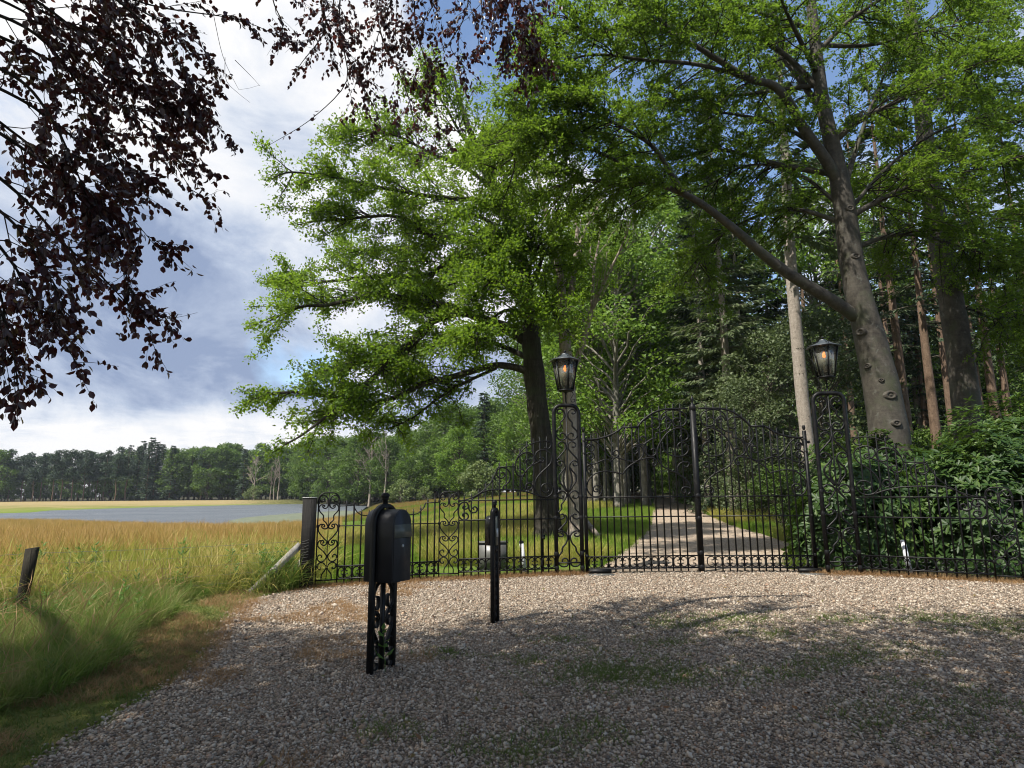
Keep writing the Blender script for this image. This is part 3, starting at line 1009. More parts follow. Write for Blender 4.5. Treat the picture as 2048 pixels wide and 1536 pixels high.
def spread_gravel():
    import bmesh
    mat = mat_stone()
    ms = []
    for i in range(7):
        bm = bmesh.new()
        bmesh.ops.create_icosphere(bm, subdivisions=1, radius=1.0)
        ax = GR.uniform(0.75, 1.3, 3) * [1, 1, 0.62]
        for v in bm.verts:
            k = 1 + GR.normal(0, 0.10)
            v.co = Vector((v.co.x * ax[0] * k, v.co.y * ax[1] * k, v.co.z * ax[2] * k))
        me = bpy.data.meshes.new(f'pebble_{i}')
        bm.to_mesh(me)
        bm.free()
        me.polygons.foreach_set('use_smooth', np.ones(len(me.polygons), bool))
        me.materials.append(mat)
        ms.append(me)
    col = variants('pebble', ms)
    out = []
    for y0, y1, dens, r in ((1.6, 4.2, 3000, 0.0082), (4.2, 7.0, 1800, 0.0092), (7.0, 12.4, 800, 0.0105)):
        area = (min(13, y1 + 2) + min(6, y1)) * (y1 - y0)
        P = sample(int(area * dens), -min(6, y1), min(13, y1 + 2), y0, y1, lambda P: (poly_dist(P, FORE) > 0.02 - 0.12 * GR.uniform(size=len(P))) & (np.abs(P[:, 0]) < P[:, 1] * 0.98 + 0.8) & (GR.uniform(size=len(P)) < 0.45 + 1.3 * (0.6 * value_noise(P, 0.55, 51) + 0.4 * value_noise(P, 2.3, 52))))
        s = r * np.exp(GR.normal(0, 0.32, len(P)))
        out.append(np.c_[P, s])
    A = np.vstack(out)
    # a few strays in the grass margin
    z = 0.004 + A[:, 2] * GR.uniform(0.1, 0.5, len(A))
    s = A[:, 2]
    scatter('gravel', np.c_[A[:, :2], z], np.c_[GR.normal(0, .5, len(A)), GR.normal(0, .5, len(A)), GR.uniform(0, 6.28, len(A))], np.c_[s, s, s], col, 7)


def litter():
    m, N = new_mat('fallen_leaf')
    r = N.n('ShaderNodeObjectInfo').outputs['Random']
    c = N.ramp(r, [(0.0, (0.05, 0.028, 0.016)), (0.4, (0.11, 0.055, 0.028)), (0.75, (0.19, 0.10, 0.045)), (1.0, (0.10, 0.10, 0.03))])
    finish(N, principled(N, c, 0.7, 0.2))
    ms = []
    for i in range(4):
        k = GR.uniform(0.7, 1.2)
        V = np.array([[0, 0, 0], [0.011 * k, 0.012, 0.006], [0.010 * k, 0.030, 0.002], [0, 0.046, 0.009 * k], [-0.010 * k, 0.030, 0.007], [-0.012 * k, 0.012, 0.001]])
        me = mesh_np(f'fallen_leaf_{i}', V, np.array([[0, 1, 2, 3], [0, 3, 4, 5]]))
        me.materials.append(m)
        ms.append(me)
    col = variants('fallen_leaf', ms)
    P = sample(2600, -5, 13, 2, 12.3, lambda P: (poly_dist(P, FORE) > -0.3) & (GR.uniform(size=len(P)) < 0.25 + 0.75 * value_noise(P, 0.8, 91)))
    scatter('fallen_leaves', with_z(P, 0.018), np.c_[GR.normal(0, 0.3, len(P)), GR.normal(0, 0.3, len(P)), GR.uniform(0, 6.28, len(P))], scl3(len(P), 0.6, 1.3), col, 4)


plant_grass()
spread_gravel()
litter()

# ------------------------------------------------------------------ wrought-iron work (u along the panel, z up, in metres)
LEAF_TOP = [
    [(0.019,2.530),(0.138,2.527),(0.280,2.543),(0.422,2.578),(0.551,2.626),(0.666,2.689),(0.761,2.755)],
    [(0.761,2.759),(1.066,2.765)],
    [(1.066,2.765),(1.156,2.878),(1.260,2.963),(1.378,3.041),(1.524,3.097),(1.668,3.125),(1.841,3.129),(2.086,3.135)],
]
LEAF_SCROLLS = [
    [(1.066,2.765),(1.016,2.653),(1.021,2.540),(1.081,2.449),(1.151,2.421),(1.216,2.462),(1.229,2.532),(1.186,2.579),(1.132,2.575),(1.113,2.526),(1.154,2.505)],
    [(1.156,2.864),(1.259,2.934),(1.374,2.955),(1.472,2.919),(1.519,2.848),(1.496,2.764),(1.420,2.721),(1.358,2.757),(1.351,2.821),(1.390,2.842),(1.412,2.803)],
    [(1.687,2.933),(1.648,2.940),(1.625,2.898),(1.654,2.848),(1.712,2.855),(1.742,2.890),(1.702,2.947),(1.618,2.976),(1.542,2.877)],
    [(1.527,2.877),(1.562,3.004),(1.681,3.090),(1.840,3.104),(1.981,3.060),(2.054,2.960),(2.034,2.847),(1.951,2.783),(1.837,2.791),(1.776,2.855),(1.802,2.926),(1.874,2.947),(1.926,2.904),(1.898,2.854)],
    [(1.018,2.303),(1.050,2.319),(1.047,2.372),(0.993,2.379),(0.949,2.331),(0.960,2.261),(1.016,2.247),(1.061,2.295),(1.071,2.372),(1.023,2.421),(1.094,2.414),(1.154,2.330),(1.157,2.232),(1.082,2.135),(0.968,2.095),(0.856,2.109),(0.744,2.144),(0.661,2.166),(0.591,2.166),(0.540,2.118)],
    [(0.747,1.855),(0.792,1.930),(0.880,2.012),(0.981,2.074),(1.081,2.122),(1.167,2.149),(1.281,2.169),(1.365,2.162),(1.413,2.113),(1.402,2.037),(1.351,2.009),(1.332,2.051),(1.361,2.078)],
    [(1.316,2.315),(1.353,2.343),(1.402,2.329),(1.420,2.273),(1.360,2.203),(1.268,2.204),(1.194,2.281),(1.178,2.386),(1.238,2.469),(1.355,2.539),(1.426,2.550),(1.434,2.651),(1.531,2.662),(1.619,2.707),(1.692,2.749),(1.733,2.848),(1.701,2.919),(1.650,2.905)],
    [(1.941,1.551),(1.960,1.517),(1.923,1.483),(1.883,1.524),(1.900,1.579),(1.972,1.606),(2.041,1.578),(2.054,1.509),(2.006,1.455)],
    [(2.054,1.509),(2.051,1.632),(1.972,1.743),(1.816,1.861),(1.651,1.938),(1.528,2.008),(1.449,2.133),(1.434,2.259),(1.461,2.384),(1.538,2.510),(1.629,2.622),(1.733,2.699),(1.864,2.748),(2.005,2.712),(2.070,2.606),(2.037,2.522),(1.950,2.501),(1.903,2.558),(1.942,2.607)],
    [(1.855,2.326),(1.845,2.396),(1.905,2.459),(1.990,2.452),(2.057,2.367),(2.037,2.269),(1.934,2.200),(1.792,2.194),(1.652,2.237),(1.565,2.342),(1.550,2.468)],
    [(1.952,2.006),(1.993,1.978),(2.037,2.005),(2.054,2.060),(1.985,2.089),(1.883,2.055),(1.822,1.972),(1.825,1.882),(1.871,1.819)],
    [(0.155,2.376),(0.128,2.411),(0.092,2.377),(0.111,2.314),(0.174,2.314),(0.197,2.376),(0.164,2.432),(0.093,2.425),(0.043,2.377),(0.060,2.488),(0.152,2.516),(0.249,2.474),(0.345,2.376),(0.425,2.264),(0.507,2.180),(0.591,2.166),(0.662,2.207),(0.679,2.277),(0.631,2.318),(0.574,2.284),(0.579,2.221),(0.628,2.221)],
    [(0.142,2.182),(0.108,2.210),(0.106,2.148),(0.155,2.141),(0.196,2.196),(0.166,2.265),(0.089,2.266),(0.031,2.211),(0.042,2.114),(0.111,2.058),(0.194,2.058),(0.294,2.098),(0.407,2.139),(0.477,2.128),(0.532,2.097)],
    [(0.122,1.975),(0.095,1.989),(0.086,1.948),(0.135,1.948),(0.165,1.996),(0.124,2.044),(0.061,2.024),(0.038,1.962),(0.071,1.887),(0.160,1.845)],
    [(0.200,1.565),(0.222,1.581),(0.246,1.557),(0.227,1.524),(0.178,1.531),(0.159,1.578),(0.195,1.633),(0.279,1.639),(0.330,1.570),(0.280,1.455),(0.155,1.433),(0.060,1.525),(0.036,1.647),(0.095,1.777),(0.217,1.872),(0.372,1.912),(0.511,1.904),(0.650,1.876),(0.747,1.855)],
]
WING_TOP = [
    [(-0.014,1.363),(0.167,1.411),(0.313,1.475),(0.460,1.580),(0.590,1.723),(0.674,1.885),(0.718,1.994)],
    [(0.718,1.998),(1.040,2.002)],
    [(1.040,2.002),(1.067,2.123),(1.142,2.267),(1.258,2.380),(1.375,2.444),(1.512,2.483),(1.768,2.497)],
]
WING_SCROLLS = [
    [(0.814,1.578),(0.823,1.641),(0.880,1.677),(0.937,1.758),(0.942,1.885),(0.872,1.967),(0.769,1.980),(0.699,1.931),(0.706,1.831),(0.777,1.786),(0.843,1.831),(0.825,1.889),(0.774,1.885)],
    [(1.040,2.002),(1.043,1.922),(1.099,1.839),(1.175,1.830),(1.224,1.885),(1.196,1.944),(1.133,1.943),(1.147,1.894)],
    [(1.067,2.123),(1.141,2.219),(1.218,2.262),(1.315,2.272),(1.398,2.221),(1.422,2.134),(1.380,2.050),(1.302,2.041),(1.251,2.096),(1.275,2.142),(1.323,2.124)],
    [(1.307,1.629),(1.278,1.611),(1.287,1.574),(1.341,1.578),(1.374,1.632),(1.327,1.693),(1.260,1.675),(1.240,1.593),(1.202,1.611),(1.165,1.739),(1.214,1.867),(1.311,1.986),(1.448,2.069),(1.575,2.125)],
    [(1.507,2.162),(1.556,2.181),(1.605,2.144),(1.574,2.088),(1.487,2.106),(1.434,2.180),(1.460,2.273),(1.549,2.321),(1.647,2.312),(1.734,2.247),(1.758,2.154),(1.720,2.051),(1.621,1.958),(1.522,1.866),(1.443,1.756),(1.412,1.610),(1.478,1.482),(1.612,1.426),(1.729,1.480),(1.770,1.589),(1.694,1.682),(1.597,1.673),(1.541,1.609),(1.565,1.536),(1.652,1.517),(1.696,1.572),(1.644,1.599)],
    [(1.618,2.359),(1.706,2.350),(1.747,2.416),(1.718,2.472),(1.669,2.472)],
    [(0.167,1.352),(0.258,1.422),(0.386,1.510),(0.534,1.565),(0.720,1.575),(1.021,1.569),(1.172,1.553),(1.363,1.501),(1.516,1.442),(1.612,1.422)],
    [(0.113,1.265),(0.085,1.292),(0.068,1.248),(0.122,1.230),(0.167,1.273),(0.140,1.344),(0.067,1.353),(0.004,1.301),(-0.017,1.197),(0.005,1.091),(0.069,1.038),(0.141,1.051),(0.168,1.106),(0.131,1.156),(0.077,1.151),(0.068,1.108),(0.105,1.098)],
    [(0.176,1.299),(0.182,1.220),(0.231,1.166),(0.304,1.174),(0.328,1.235),(0.286,1.271),(0.249,1.245),(0.273,1.219)],
]
LOWTOP = [
    [(-0.035,1.316),(0.238,1.330)],
    [(0.238,1.330),(0.269,1.259),(0.328,1.189),(0.445,1.145)],
    [(1.094,1.154),(1.255,1.157),(1.377,1.218),(1.440,1.352)],
    [(1.440,1.356),(1.738,1.364)],
]
SMALL_SCROLLS = [
    [(0.102,1.436),(0.085,1.445),(0.076,1.420),(0.107,1.397),(0.145,1.415),(0.156,1.461),(0.113,1.502),(0.057,1.490),(0.022,1.442),(0.011,1.380),(0.021,1.311),(0.055,1.283),(0.093,1.295),(0.100,1.328),(0.076,1.333),(0.069,1.308)],
    [(0.078,1.333),(0.126,1.343),(0.160,1.305),(0.149,1.237),(0.086,1.162),(0.085,1.091),(0.037,1.041),(0.004,0.981)],
    [(0.004,0.981),(0.021,0.950),(0.062,0.941),(0.102,0.969),(0.097,1.009),(0.067,1.012),(0.059,0.981),(0.080,0.975)],
    [(0.085,1.009),(0.126,1.016),(0.157,0.969),(0.149,0.894),(0.083,0.807),(0.010,0.732)],
    [(0.010,0.732),(0.026,0.682),(0.068,0.670),(0.108,0.701),(0.102,0.744),(0.072,0.747),(0.065,0.713),(0.086,0.709)],
    [(0.088,0.744),(0.132,0.747),(0.158,0.701),(0.146,0.645),(0.070,0.576),(0.014,0.501),(0.023,0.445),(0.061,0.405),(0.109,0.402),(0.150,0.439),(0.153,0.489),(0.121,0.514),(0.089,0.495),(0.096,0.470)],
    [(0.099,0.314),(0.090,0.289),(0.123,0.283),(0.149,0.314),(0.140,0.364),(0.092,0.389),(0.033,0.358),(0.014,0.283),(0.075,0.193),(0.082,0.101)],
]
LAMP_SCROLLS = [
    [(0.101,3.055),(0.131,3.029),(0.168,3.053),(0.163,3.102),(0.116,3.121),(0.055,3.090),(0.028,3.020),(0.046,2.938),(0.106,2.861),(0.110,2.786),(0.183,2.704),(0.202,2.622),(0.150,2.533),(0.061,2.523),(0.015,2.580),(0.059,2.650),(0.121,2.631),(0.114,2.584)],
    [(0.087,2.388),(0.140,2.383),(0.163,2.441),(0.096,2.488),(0.034,2.453),(0.019,2.364),(0.082,2.270),(0.174,2.165),(0.210,2.107)],
    [(0.098,2.071),(0.125,2.022),(0.183,2.036),(0.195,2.083),(0.129,2.118),(0.068,2.083),(0.038,1.989),(0.073,1.849),(0.077,1.708),(0.020,1.533)],
    [(0.042,1.989),(0.097,1.914),(0.154,1.837),(0.152,1.727),(0.086,1.626),(0.024,1.526)],
    [(0.103,1.462),(0.092,1.416),(0.163,1.409),(0.200,1.481),(0.140,1.544),(0.060,1.521),(0.026,1.451),(0.075,1.357),(0.125,1.287),(0.127,1.205),(0.200,1.128),(0.215,1.064),(0.148,1.015),(0.082,1.053),(0.099,1.109),(0.151,1.095)],
    [(0.197,0.795),(0.112,0.884),(0.041,0.971),(0.034,1.048),(0.065,1.095)],
    [(0.143,0.760),(0.103,0.736),(0.121,0.697),(0.184,0.701),(0.210,0.760),(0.144,0.795),(0.061,0.760),(0.024,0.678),(0.054,0.573),(0.120,0.491),(0.132,0.420),(0.198,0.327),(0.213,0.233),(0.148,0.153),(0.056,0.153),(0.021,0.221),(0.047,0.284),(0.112,0.289),(0.129,0.238),(0.088,0.214)],
]
BAR_T, RAIL_T = 0.030, 0.026


def panel_root(name, P0, P1, label, cat, group=None):
    P0, P1 = np.array(P0, float), np.array(P1, float)
    d = P1 - P0
    return empty(name, (P0[0], P0[1], 0), math.atan2(d[1], d[0]), label, cat, group), float(np.linalg.norm(d))


def iron(name, V, F, parent, smooth=False):
    return link(name, mesh_np(name, V, F, smooth), IRON, parent)


def add_bar(parent, u, z0, z1, r=BAR_T / 2):
    # upright rod with a short spear tip
    V, F = tube([(u, 0, z0), (u, 0, z1 - 0.05), (u, 0, z1 - 0.045), (u, 0, z1)], [r, r, r * 0.75, r * 0.28], 6)
    return iron('bar', V, F, parent)


def add_rail(parent, pts, t=0.012, depth=0.034, name='rail', sub=6):
    V, F = ribbon(smooth_path(pts, sub) if len(pts) > 2 else np.array(pts, float), t, depth)
    return iron(name, V, F, parent)


def add_scroll(parent, pts, t=0.025, depth=0.028, sub=5, name='scroll'):
    V, F = ribbon(smooth_path(pts, sub), t, depth)
    return iron(name, V, F, parent)


RING = [(0.15, 0.30), (0.62, 0.33), (0.88, 0.60), (0.60, 0.92), (0.0, 1.0), (-0.68, 0.78), (-0.97, 0.40), (-1, 0), (-0.97, -0.40), (-0.68, -0.78), (0, -1.0), (0.60, -0.92), (0.88, -0.60), (0.62, -0.33), (0.15, -0.30)]
_ring_cache = {}


def add_ring(parent, u, z, w, h, flip):
    key = (round(w, 3), round(h, 3), flip)
    if key not in _ring_cache:
        s = -1 if flip else 1
        V, F = ribbon(smooth_path([(s * a * w / 2, b * h / 2) for a, b in RING], 3), 0.017, 0.022)
        _ring_cache[key] = mesh_np('ring', V, F)
        _ring_cache[key].materials.append(IRON)
    o = link('ring', _ring_cache[key], None, parent)
    o.location = (u, 0, z)
    return o


_collar = {}


def add_collar(parent, u, z, w, h, name='collar'):
    key = (round(w, 3), round(h, 3), name)
    if key not in _collar:
        mb = MB()
        r = w / 2
        mb.lathe([(r * 0.8, -h / 2), (r * 1.1, -h * 0.3), (r * 1.25, 0), (r * 1.1, h * 0.3), (r * 0.8, h / 2)], 10)
        me = mb.mesh(name)
        me.materials.append(IRON)
        _collar[key] = me
    o = link(name, _collar[key], None, parent)
    o.location = (u, 0, z)
    return o


def add_post(parent, u, z0, z1, w, name='post'):
    mb = MB().box((u, 0, (z0 + z1) / 2), (w, w, z1 - z0))
    return mb.build(name, IRON, parent)


def band(parent, us, z0, z1, gap_ends=True):
    """Row of C-rings between two low rails; us are the uprights."""
    h = (z1 - z0) - 0.014
    for i, (a, b) in enumerate(zip(us[:-1], us[1:])):
        add_ring(parent, (a + b) / 2, (z0 + z1) / 2, (b - a) - 0.022, h, i % 2 == 1)
    for i, u in enumerate(us[1:-1]):
        if i % 2 == 1:
            add_collar(parent, u, (z0 + z1) / 2, 0.032, 0.09)


def top_at(curves, u):
    for c in curves:
        c = smooth_path(c, 6) if len(c) > 2 else np.array(c)
        if c[0][0] - 1e-3 <= u <= c[-1][0] + 1e-3:
            return float(np.interp(u, c[:, 0], c[:, 1]))
    return 1.3


def gate_leaf(P0, P1, mirror, label):
    root, Wd = panel_root('gate_leaf', P0, P1, label, 'gate', 'leaves of the double gate')
    k = Wd / 2.182
    f = (lambda u: Wd - u * k) if mirror else (lambda u: u * k)
    M = lambda c: [(f(u), z) for u, z in c]
    for c in LEAF_TOP:
        add_rail(root, M(c), 0.034, 0.036, 'top_rail')
    for c in LEAF_SCROLLS:
        add_scroll(root, M(c))
    us = [0.144, 0.280, 0.412, 0.545, 0.678, 0.812, 0.948, 1.085, 1.225, 1.364, 1.508, 1.648, 1.790, 1.933]
    for u in us:
        add_bar(root, f(u), 0.03, top_at(LEAF_TOP, u) + 0.115)
    e = (0.03, 2.13)
    for z in (1.416, 1.045):
        add_rail(root, [(f(e[0]), z), (f(e[1]), z)], 0.022, 0.03)
    for z in (0.312, 0.092):
        add_rail(root, [(f(e[0]), z), (f(e[1]), z)], 0.022, 0.034, 'low_rail')
    band(root, [f(u) for u in ([0.03] + us + [2.10])][::(-1 if mirror else 1)], 0.103, 0.301)
    # hinge stile
    add_post(root, f(0.0), 0.02, 2.66, 0.058, 'hinge_stile')
    add_collar(root, f(0.0), 2.72, 0.05, 0.09, 'finial')
    for z in (2.50, 2.26, 1.43, 1.05, 0.33):
        add_collar(root, f(0.0), z, 0.062, 0.07)
    for z in (2.44, 0.42):
        MB().box((f(-0.045), 0.0, z), (0.09, 0.03, 0.05)).build('hinge', IRON, root)
    return root, f


def build_gates():
    L, f = gate_leaf((1.39, 12.2), (3.57, 12.3), False, 'left leaf of the tall black wrought iron double gate, with the thick closing post')
    mb = MB()
    add_post(L, 2.185, 0.02, 3.10, 0.095, 'meeting_stile')
    mb.lathe([(0.045, 3.08), (0.062, 3.10), (0.066, 3.16), (0.055, 3.19), (0.04, 3.21), (0.022, 3.24), (0.018, 3.27), (0.034, 3.30), (0.036, 3.33), (0.02, 3.355), (0.006, 3.39)], 12, c=(2.185, 0, 0))
    mb.build('finial', IRON, L, True)
    for z in (1.43, 1.00, 0.36, 0.10):
        add_collar(L, 2.185, z, 0.108, 0.11)
    R, f = gate_leaf((3.60, 12.3), (5.66, 12.12), True, 'right leaf of the tall black wrought iron double gate, beside the rhododendron')


def wing(P0, P1, mirror, label):
    root, Wd = panel_root('railing_panel', P0, P1, label, 'railing', 'black iron railings either side of the gate')
    k = Wd / 1.79
    f = (lambda u: Wd - u * k) if mirror else (lambda u: u * k)
    M = lambda c: [(f(u), z) for u, z in c]
    for c in WING_TOP:
        add_rail(root, M(c), 0.018, 0.030, 'top_rail')
    for c in WING_SCROLLS:
        add_scroll(root, M(c), 0.025, 0.028)
    us = [0.091 + i * 0.1308 for i in range(13)]
    for u in us:
        add_bar(root, f(u), 0.03, top_at(WING_TOP, u) + 0.10)
    for z in (1.385, 1.028):
        add_rail(root, [(f(0), z), (f(1.79), z)], 0.022, 0.03)
    for z in (0.344, 0.118):
        add_rail(root, [(f(0), z), (f(1.79), z)], 0.022, 0.034, 'low_rail')
    band(root, [f(u) for u in ([-0.03] + us + [1.79])][::(-1 if mirror else 1)], 0.129, 0.333)
    return root


def low_panel(P0, P1, label, cut=None):
    root, Wd = panel_root('railing_panel', P0, P1, label, 'railing', 'black iron railings either side of the gate')
    k = Wd / 1.77
    top = [[(0, 1.318), (0.24, 1.33)], [(0.24, 1.33), (0.262, 1.262), (0.325, 1.19), (0.445, 1.15), (0.85, 1.148), (1.30, 1.152), (1.42, 1.205), (1.487, 1.275), (1.512, 1.345)], [(1.512, 1.348), (1.77, 1.36)]]
    for c in top:
        add_rail(root, [(u * k, z) for u, z in c], 0.016, 0.030, 'top_rail')
    us = [0.112 + i * 0.1315 for i in range(13)]
    for u in us:
        add_bar(root, u * k, 0.03, top_at(top, u) + 0.10)
    add_rail(root, [(0, 0.985), (Wd, 0.985)], 0.016, 0.03)
    for z in (0.316, 0.108):
        add_rail(root, [(0, z), (Wd, z)], 0.022, 0.034, 'low_rail')
    band(root, [u * k for u in [0.0] + us + [1.77]], 0.119, 0.305)
    return root


def arch_path(W, top, r, z0=0.0):
    a = np.linspace(math.pi, math.pi / 2, 7)
    L = [(0, z0), (0, (z0 + top) / 2), (0, top - r)] + [(r + r * math.cos(t), top - r + r * math.sin(t)) for t in a[1:]]
    a = np.linspace(math.pi / 2, 0, 7)
    Rr = [(W - r + r * math.cos(t), top - r + r * math.sin(t)) for t in a] + [(W, (z0 + top) / 2), (W, z0)]
    return np.array(L + Rr)


def small_pilaster(P0, P1, label):
    root, W = panel_root('scroll_pilaster', P0, P1, label, 'iron pilaster', 'low scroll pilasters of the railings')
    a = arch_path(W, 1.545, 0.12)
    V, F = ribbon(a, 0.020, 0.030)
    iron('arch_frame', V, F, root)
    add_rail(root, [(W / 2, 0.10), (W / 2, 1.60)], 0.011, 0.014, 'centre_bar')
    add_rail(root, [(0, 0.10), (W, 0.10)], 0.02, 0.028)
    k = W / 0.345
    for s in (-1, 1):
        for c in SMALL_SCROLLS:
            add_scroll(root, [(W / 2 + s * u * k, z) for u, z in c], 0.020, 0.026, 4)
        add_scroll(root, [(W / 2, 1.56), (W / 2 + s * 0.004, 1.625), (W / 2 + s * 0.028, 1.652), (W / 2 + s * 0.055, 1.645), (W / 2 + s * 0.062, 1.622)], 0.006, 0.012, 4, 'finial_scroll')
    for z in (1.375, 0.985, 0.33):
        for u in (0, W):
            add_collar(root, u, z, 0.036, 0.055)
    return root


def lantern(x, y, z, rotz, label):
    root = empty('lantern', (x, y, z), rotz, label, 'lantern', 'lanterns on the gate pillars')
    n = 6
    ang = np.arange(n) * math.pi / 3 + math.pi / 6
    ring = lambda r, h: np.c_[r * np.cos(ang), r * np.sin(ang), np.full(n, h)]
    z0, z1 = 0.085, 0.675
    r0, r1 = 0.152, 0.252
    mb = MB()
    mb.lathe([(0.012, -0.005), (0.022, 0.0), (0.022, 0.03), (0.05, 0.045), (0.09, 0.06), (r0 + 0.012, 0.068), (r0 + 0.016, 0.09), (r0 - 0.02, 0.092)], 6)
    V = mb.v[0]
    o = mb.build('base_ring', IRON, root)
    o.rotation_euler = (0, 0, math.pi / 6)
    A, B = ring(r0, z0), ring(r1, z1)
    gm = GLASS
    for i in range(n):
        MB().tube([A[i], B[i]], 0.0145, 4).build('frame_bar', IRON, root)
        j = (i + 1) % n
        q = [A[i] * 0.985 + A[j] * 0.0, A[j] * 0.985, B[j] * 0.985, B[i] * 0.985]
        q = np.array(q)
        q[:2, 2] = z0 + 0.006
        q[2:, 2] = z1 - 0.006
        nn = np.cross(q[1] - q[0], q[3] - q[0])
        nn /= np.linalg.norm(nn)
        V = np.vstack([q, q - nn * 0.004])
        F = [[0, 1, 2, 3], [7, 6, 5, 4], [0, 4, 5, 1], [1, 5, 6, 2], [2, 6, 7, 3], [3, 7, 4, 0]]
        link('pane', mesh_np('pane', V, np.array(F)), gm, root)
    ro = MB().lathe([(0.0, z1 + 0.02), (r1 - 0.02, z1 - 0.003), (r1 + 0.072, z1 - 0.004), (r1 + 0.078, z1 + 0.006), (r1 + 0.005, z1 + 0.03), (0.15, z1 + 0.075), (0.085, z1 + 0.118), (0.06, z1 + 0.140), (0.062, z1 + 0.15), (0.0, z1 + 0.158)], 6).build('roof', LEAD, root)
    ro.rotation_euler = (0, 0, math.pi / 6)
    MB().lathe([(0.012, z1 + 0.152), (0.016, z1 + 0.165), (0.028, z1 + 0.178), (0.031, z1 + 0.195), (0.018, z1 + 0.214), (0.0, z1 + 0.22)], 10).build('finial', IRON, root, True)
    for i in range(n):          # little curls on the ridges
        a = ang[i]
        pts = [(r1 + 0.04, z1 + 0.022), (r1 + 0.02, z1 + 0.06), (r1 - 0.04, z1 + 0.07), (0.15, z1 + 0.085), (0.11, z1 + 0.115), (0.12, z1 + 0.135)]
        P = [(r * math.cos(a), r * math.sin(a), h) for r, h in pts]
        MB().tube(smooth_path(P, 4), 0.006, 5).build('ridge_curl', IRON, root)
    MB().lathe([(0.0, 0.665), (0.028, 0.664), (0.028, 0.60), (0.02, 0.585), (0.0, 0.584)], 10).build('lamp_holder', IRON, root, True)
    MB().lathe([(0.012, 0.585), (0.022, 0.565), (0.036, 0.525), (0.036, 0.495), (0.022, 0.47), (0.0, 0.462)], 12).build('bulb', BULB, root, True)
    return root


def mat_glass():
    m, N = new_mat('lantern_glass')
    P = N.n('ShaderNodeTexCoord').outputs['Object']
    tr = N.n('ShaderNodeBsdfTransparent', ins={0: (0.90, 0.92, 0.86)}).outputs[0]
    gl = N.n('ShaderNodeBsdfGlossy', ins={0: (0.9, 0.95, 0.9), 1: 0.08}).outputs[0]
    d1 = N.n('ShaderNodeBsdfTranslucent', ins={0: (0.85, 0.88, 0.76)}).outputs[0]
    d2 = N.n('ShaderNodeBsdfDiffuse', ins={0: (0.60, 0.63, 0.54)}).outputs[0]
    df = N.n('ShaderNodeMixShader', ins={0: 0.5, 1: d1, 2: d2}).outputs[0]
    fr = N.n('ShaderNodeFresnel', ins={0: 1.5}).outputs[0]
    a = N.n('ShaderNodeMixShader', ins={0: N.maprange(N.noise(P, 5, 4, 0.6), 0.3, 0.8, 0.24, 0.42), 1: tr, 2: df}).outputs[0]
    finish(N, N.n('ShaderNodeMixShader', ins={0: N.math('ADD', fr, 0.04), 1: a, 2: gl}).outputs[0])
    return m


def mat_bulb():
    m, N = new_mat('glowing_bulb')
    e = N.n('ShaderNodeEmission', ins={0: (1.0, 0.22, 0.02), 1: 2.6}).outputs[0]
    finish(N, e)
    return m


GLASS, BULB = mat_glass(), mat_bulb()


def lamp_pilaster(P0, P1, label, llabel, lrot, zk=1.0):
    root, W = panel_root('lamp_pilaster', P0, P1, label, 'gate pillar', 'lamp pillars of the gate')
    k = W / 0.47
    top = 3.225
    a = arch_path(W, top - 0.03, 0.15)
    P = np.c_[a[:, 0], np.zeros(len(a)), a[:, 1]]
    V, F = tube(P, 0.038, 10)
    iron('arch_frame', V, F, root, True)
    V, F = tube([(W / 2, 0, 0.0), (W / 2, 0, 3.42)], 0.015, 8)
    iron('centre_bar', V, F, root, True)
    for s in (-1, 1):
        for c in LAMP_SCROLLS:
            add_scroll(root, [(W / 2 + s * u * k, z) for u, z in c], 0.026, 0.032, 5)
        add_scroll(root, [(W / 2 + s * u, z) for u, z in [(0.10, 3.47), (0.135, 3.455), (0.15, 3.415), (0.13, 3.38), (0.105, 3.345), (0.10, 3.30), (0.125, 3.265), (0.165, 3.268), (0.178, 3.30), (0.155, 3.322), (0.135, 3.305)]], 0.009, 0.018, 5, 'lamp_bracket')
    add_rail(root, [(0, 0.215), (W, 0.215)], 0.022, 0.034)
    for z in (1.43, 1.04, 0.38, 0.12):
        for u in (0, W):
            add_collar(root, u, z, 0.074, 0.11)
    d = np.array(P1, float) - np.array(P0, float)
    c = np.array(P0, float) + d / 2
    root.scale = (1, 1, zk)
    lantern(c[0], c[1], 3.41 * zk, lrot, llabel)
    return root


def build_iron():
    build_gates()
    lamp_pilaster((0.81, 12.12), (1.30, 12.18), 'tall scrolled iron gate pillar left of the double gate, before the pale dead trunk', 'lit lantern on the left gate pillar, in front of the pale dead trunk', 0.25)
    lamp_pilaster((5.76, 11.86), (6.32, 11.80), 'tall scrolled iron gate pillar right of the double gate, in front of the rhododendron', 'lit lantern on the right gate pillar, beside the big beech trunk', -0.12, 1.048)
    low_panel((-2.98, 10.955), (-1.345, 11.59), 'low iron railing with a dipped top rail, behind the mailbox')
    wing((-0.985, 11.645), (0.785, 12.10), False, 'iron railing rising in a swan neck to the left gate pillar, behind the intercom post')
    wing((6.36, 11.78), (8.0, 10.79), True, 'iron railing stepping down from the right gate pillar, in front of the rhododendron')
    small_pilaster((-3.31, 10.83), (-2.985, 10.95), 'low scrolled iron pilaster beside the black wooden post')
    small_pilaster((-1.34, 11.60), (-0.99, 11.64), 'low scrolled iron pilaster between the mailbox and the intercom post')
    small_pilaster((8.01, 10.78), (8.32, 10.60), 'low scrolled iron pilaster at the right end, against the rhododendron')
    low_panel((8.33, 10.59), (9.85, 9.70), 'low iron railing at the right edge, largely hidden by rhododendron leaves')


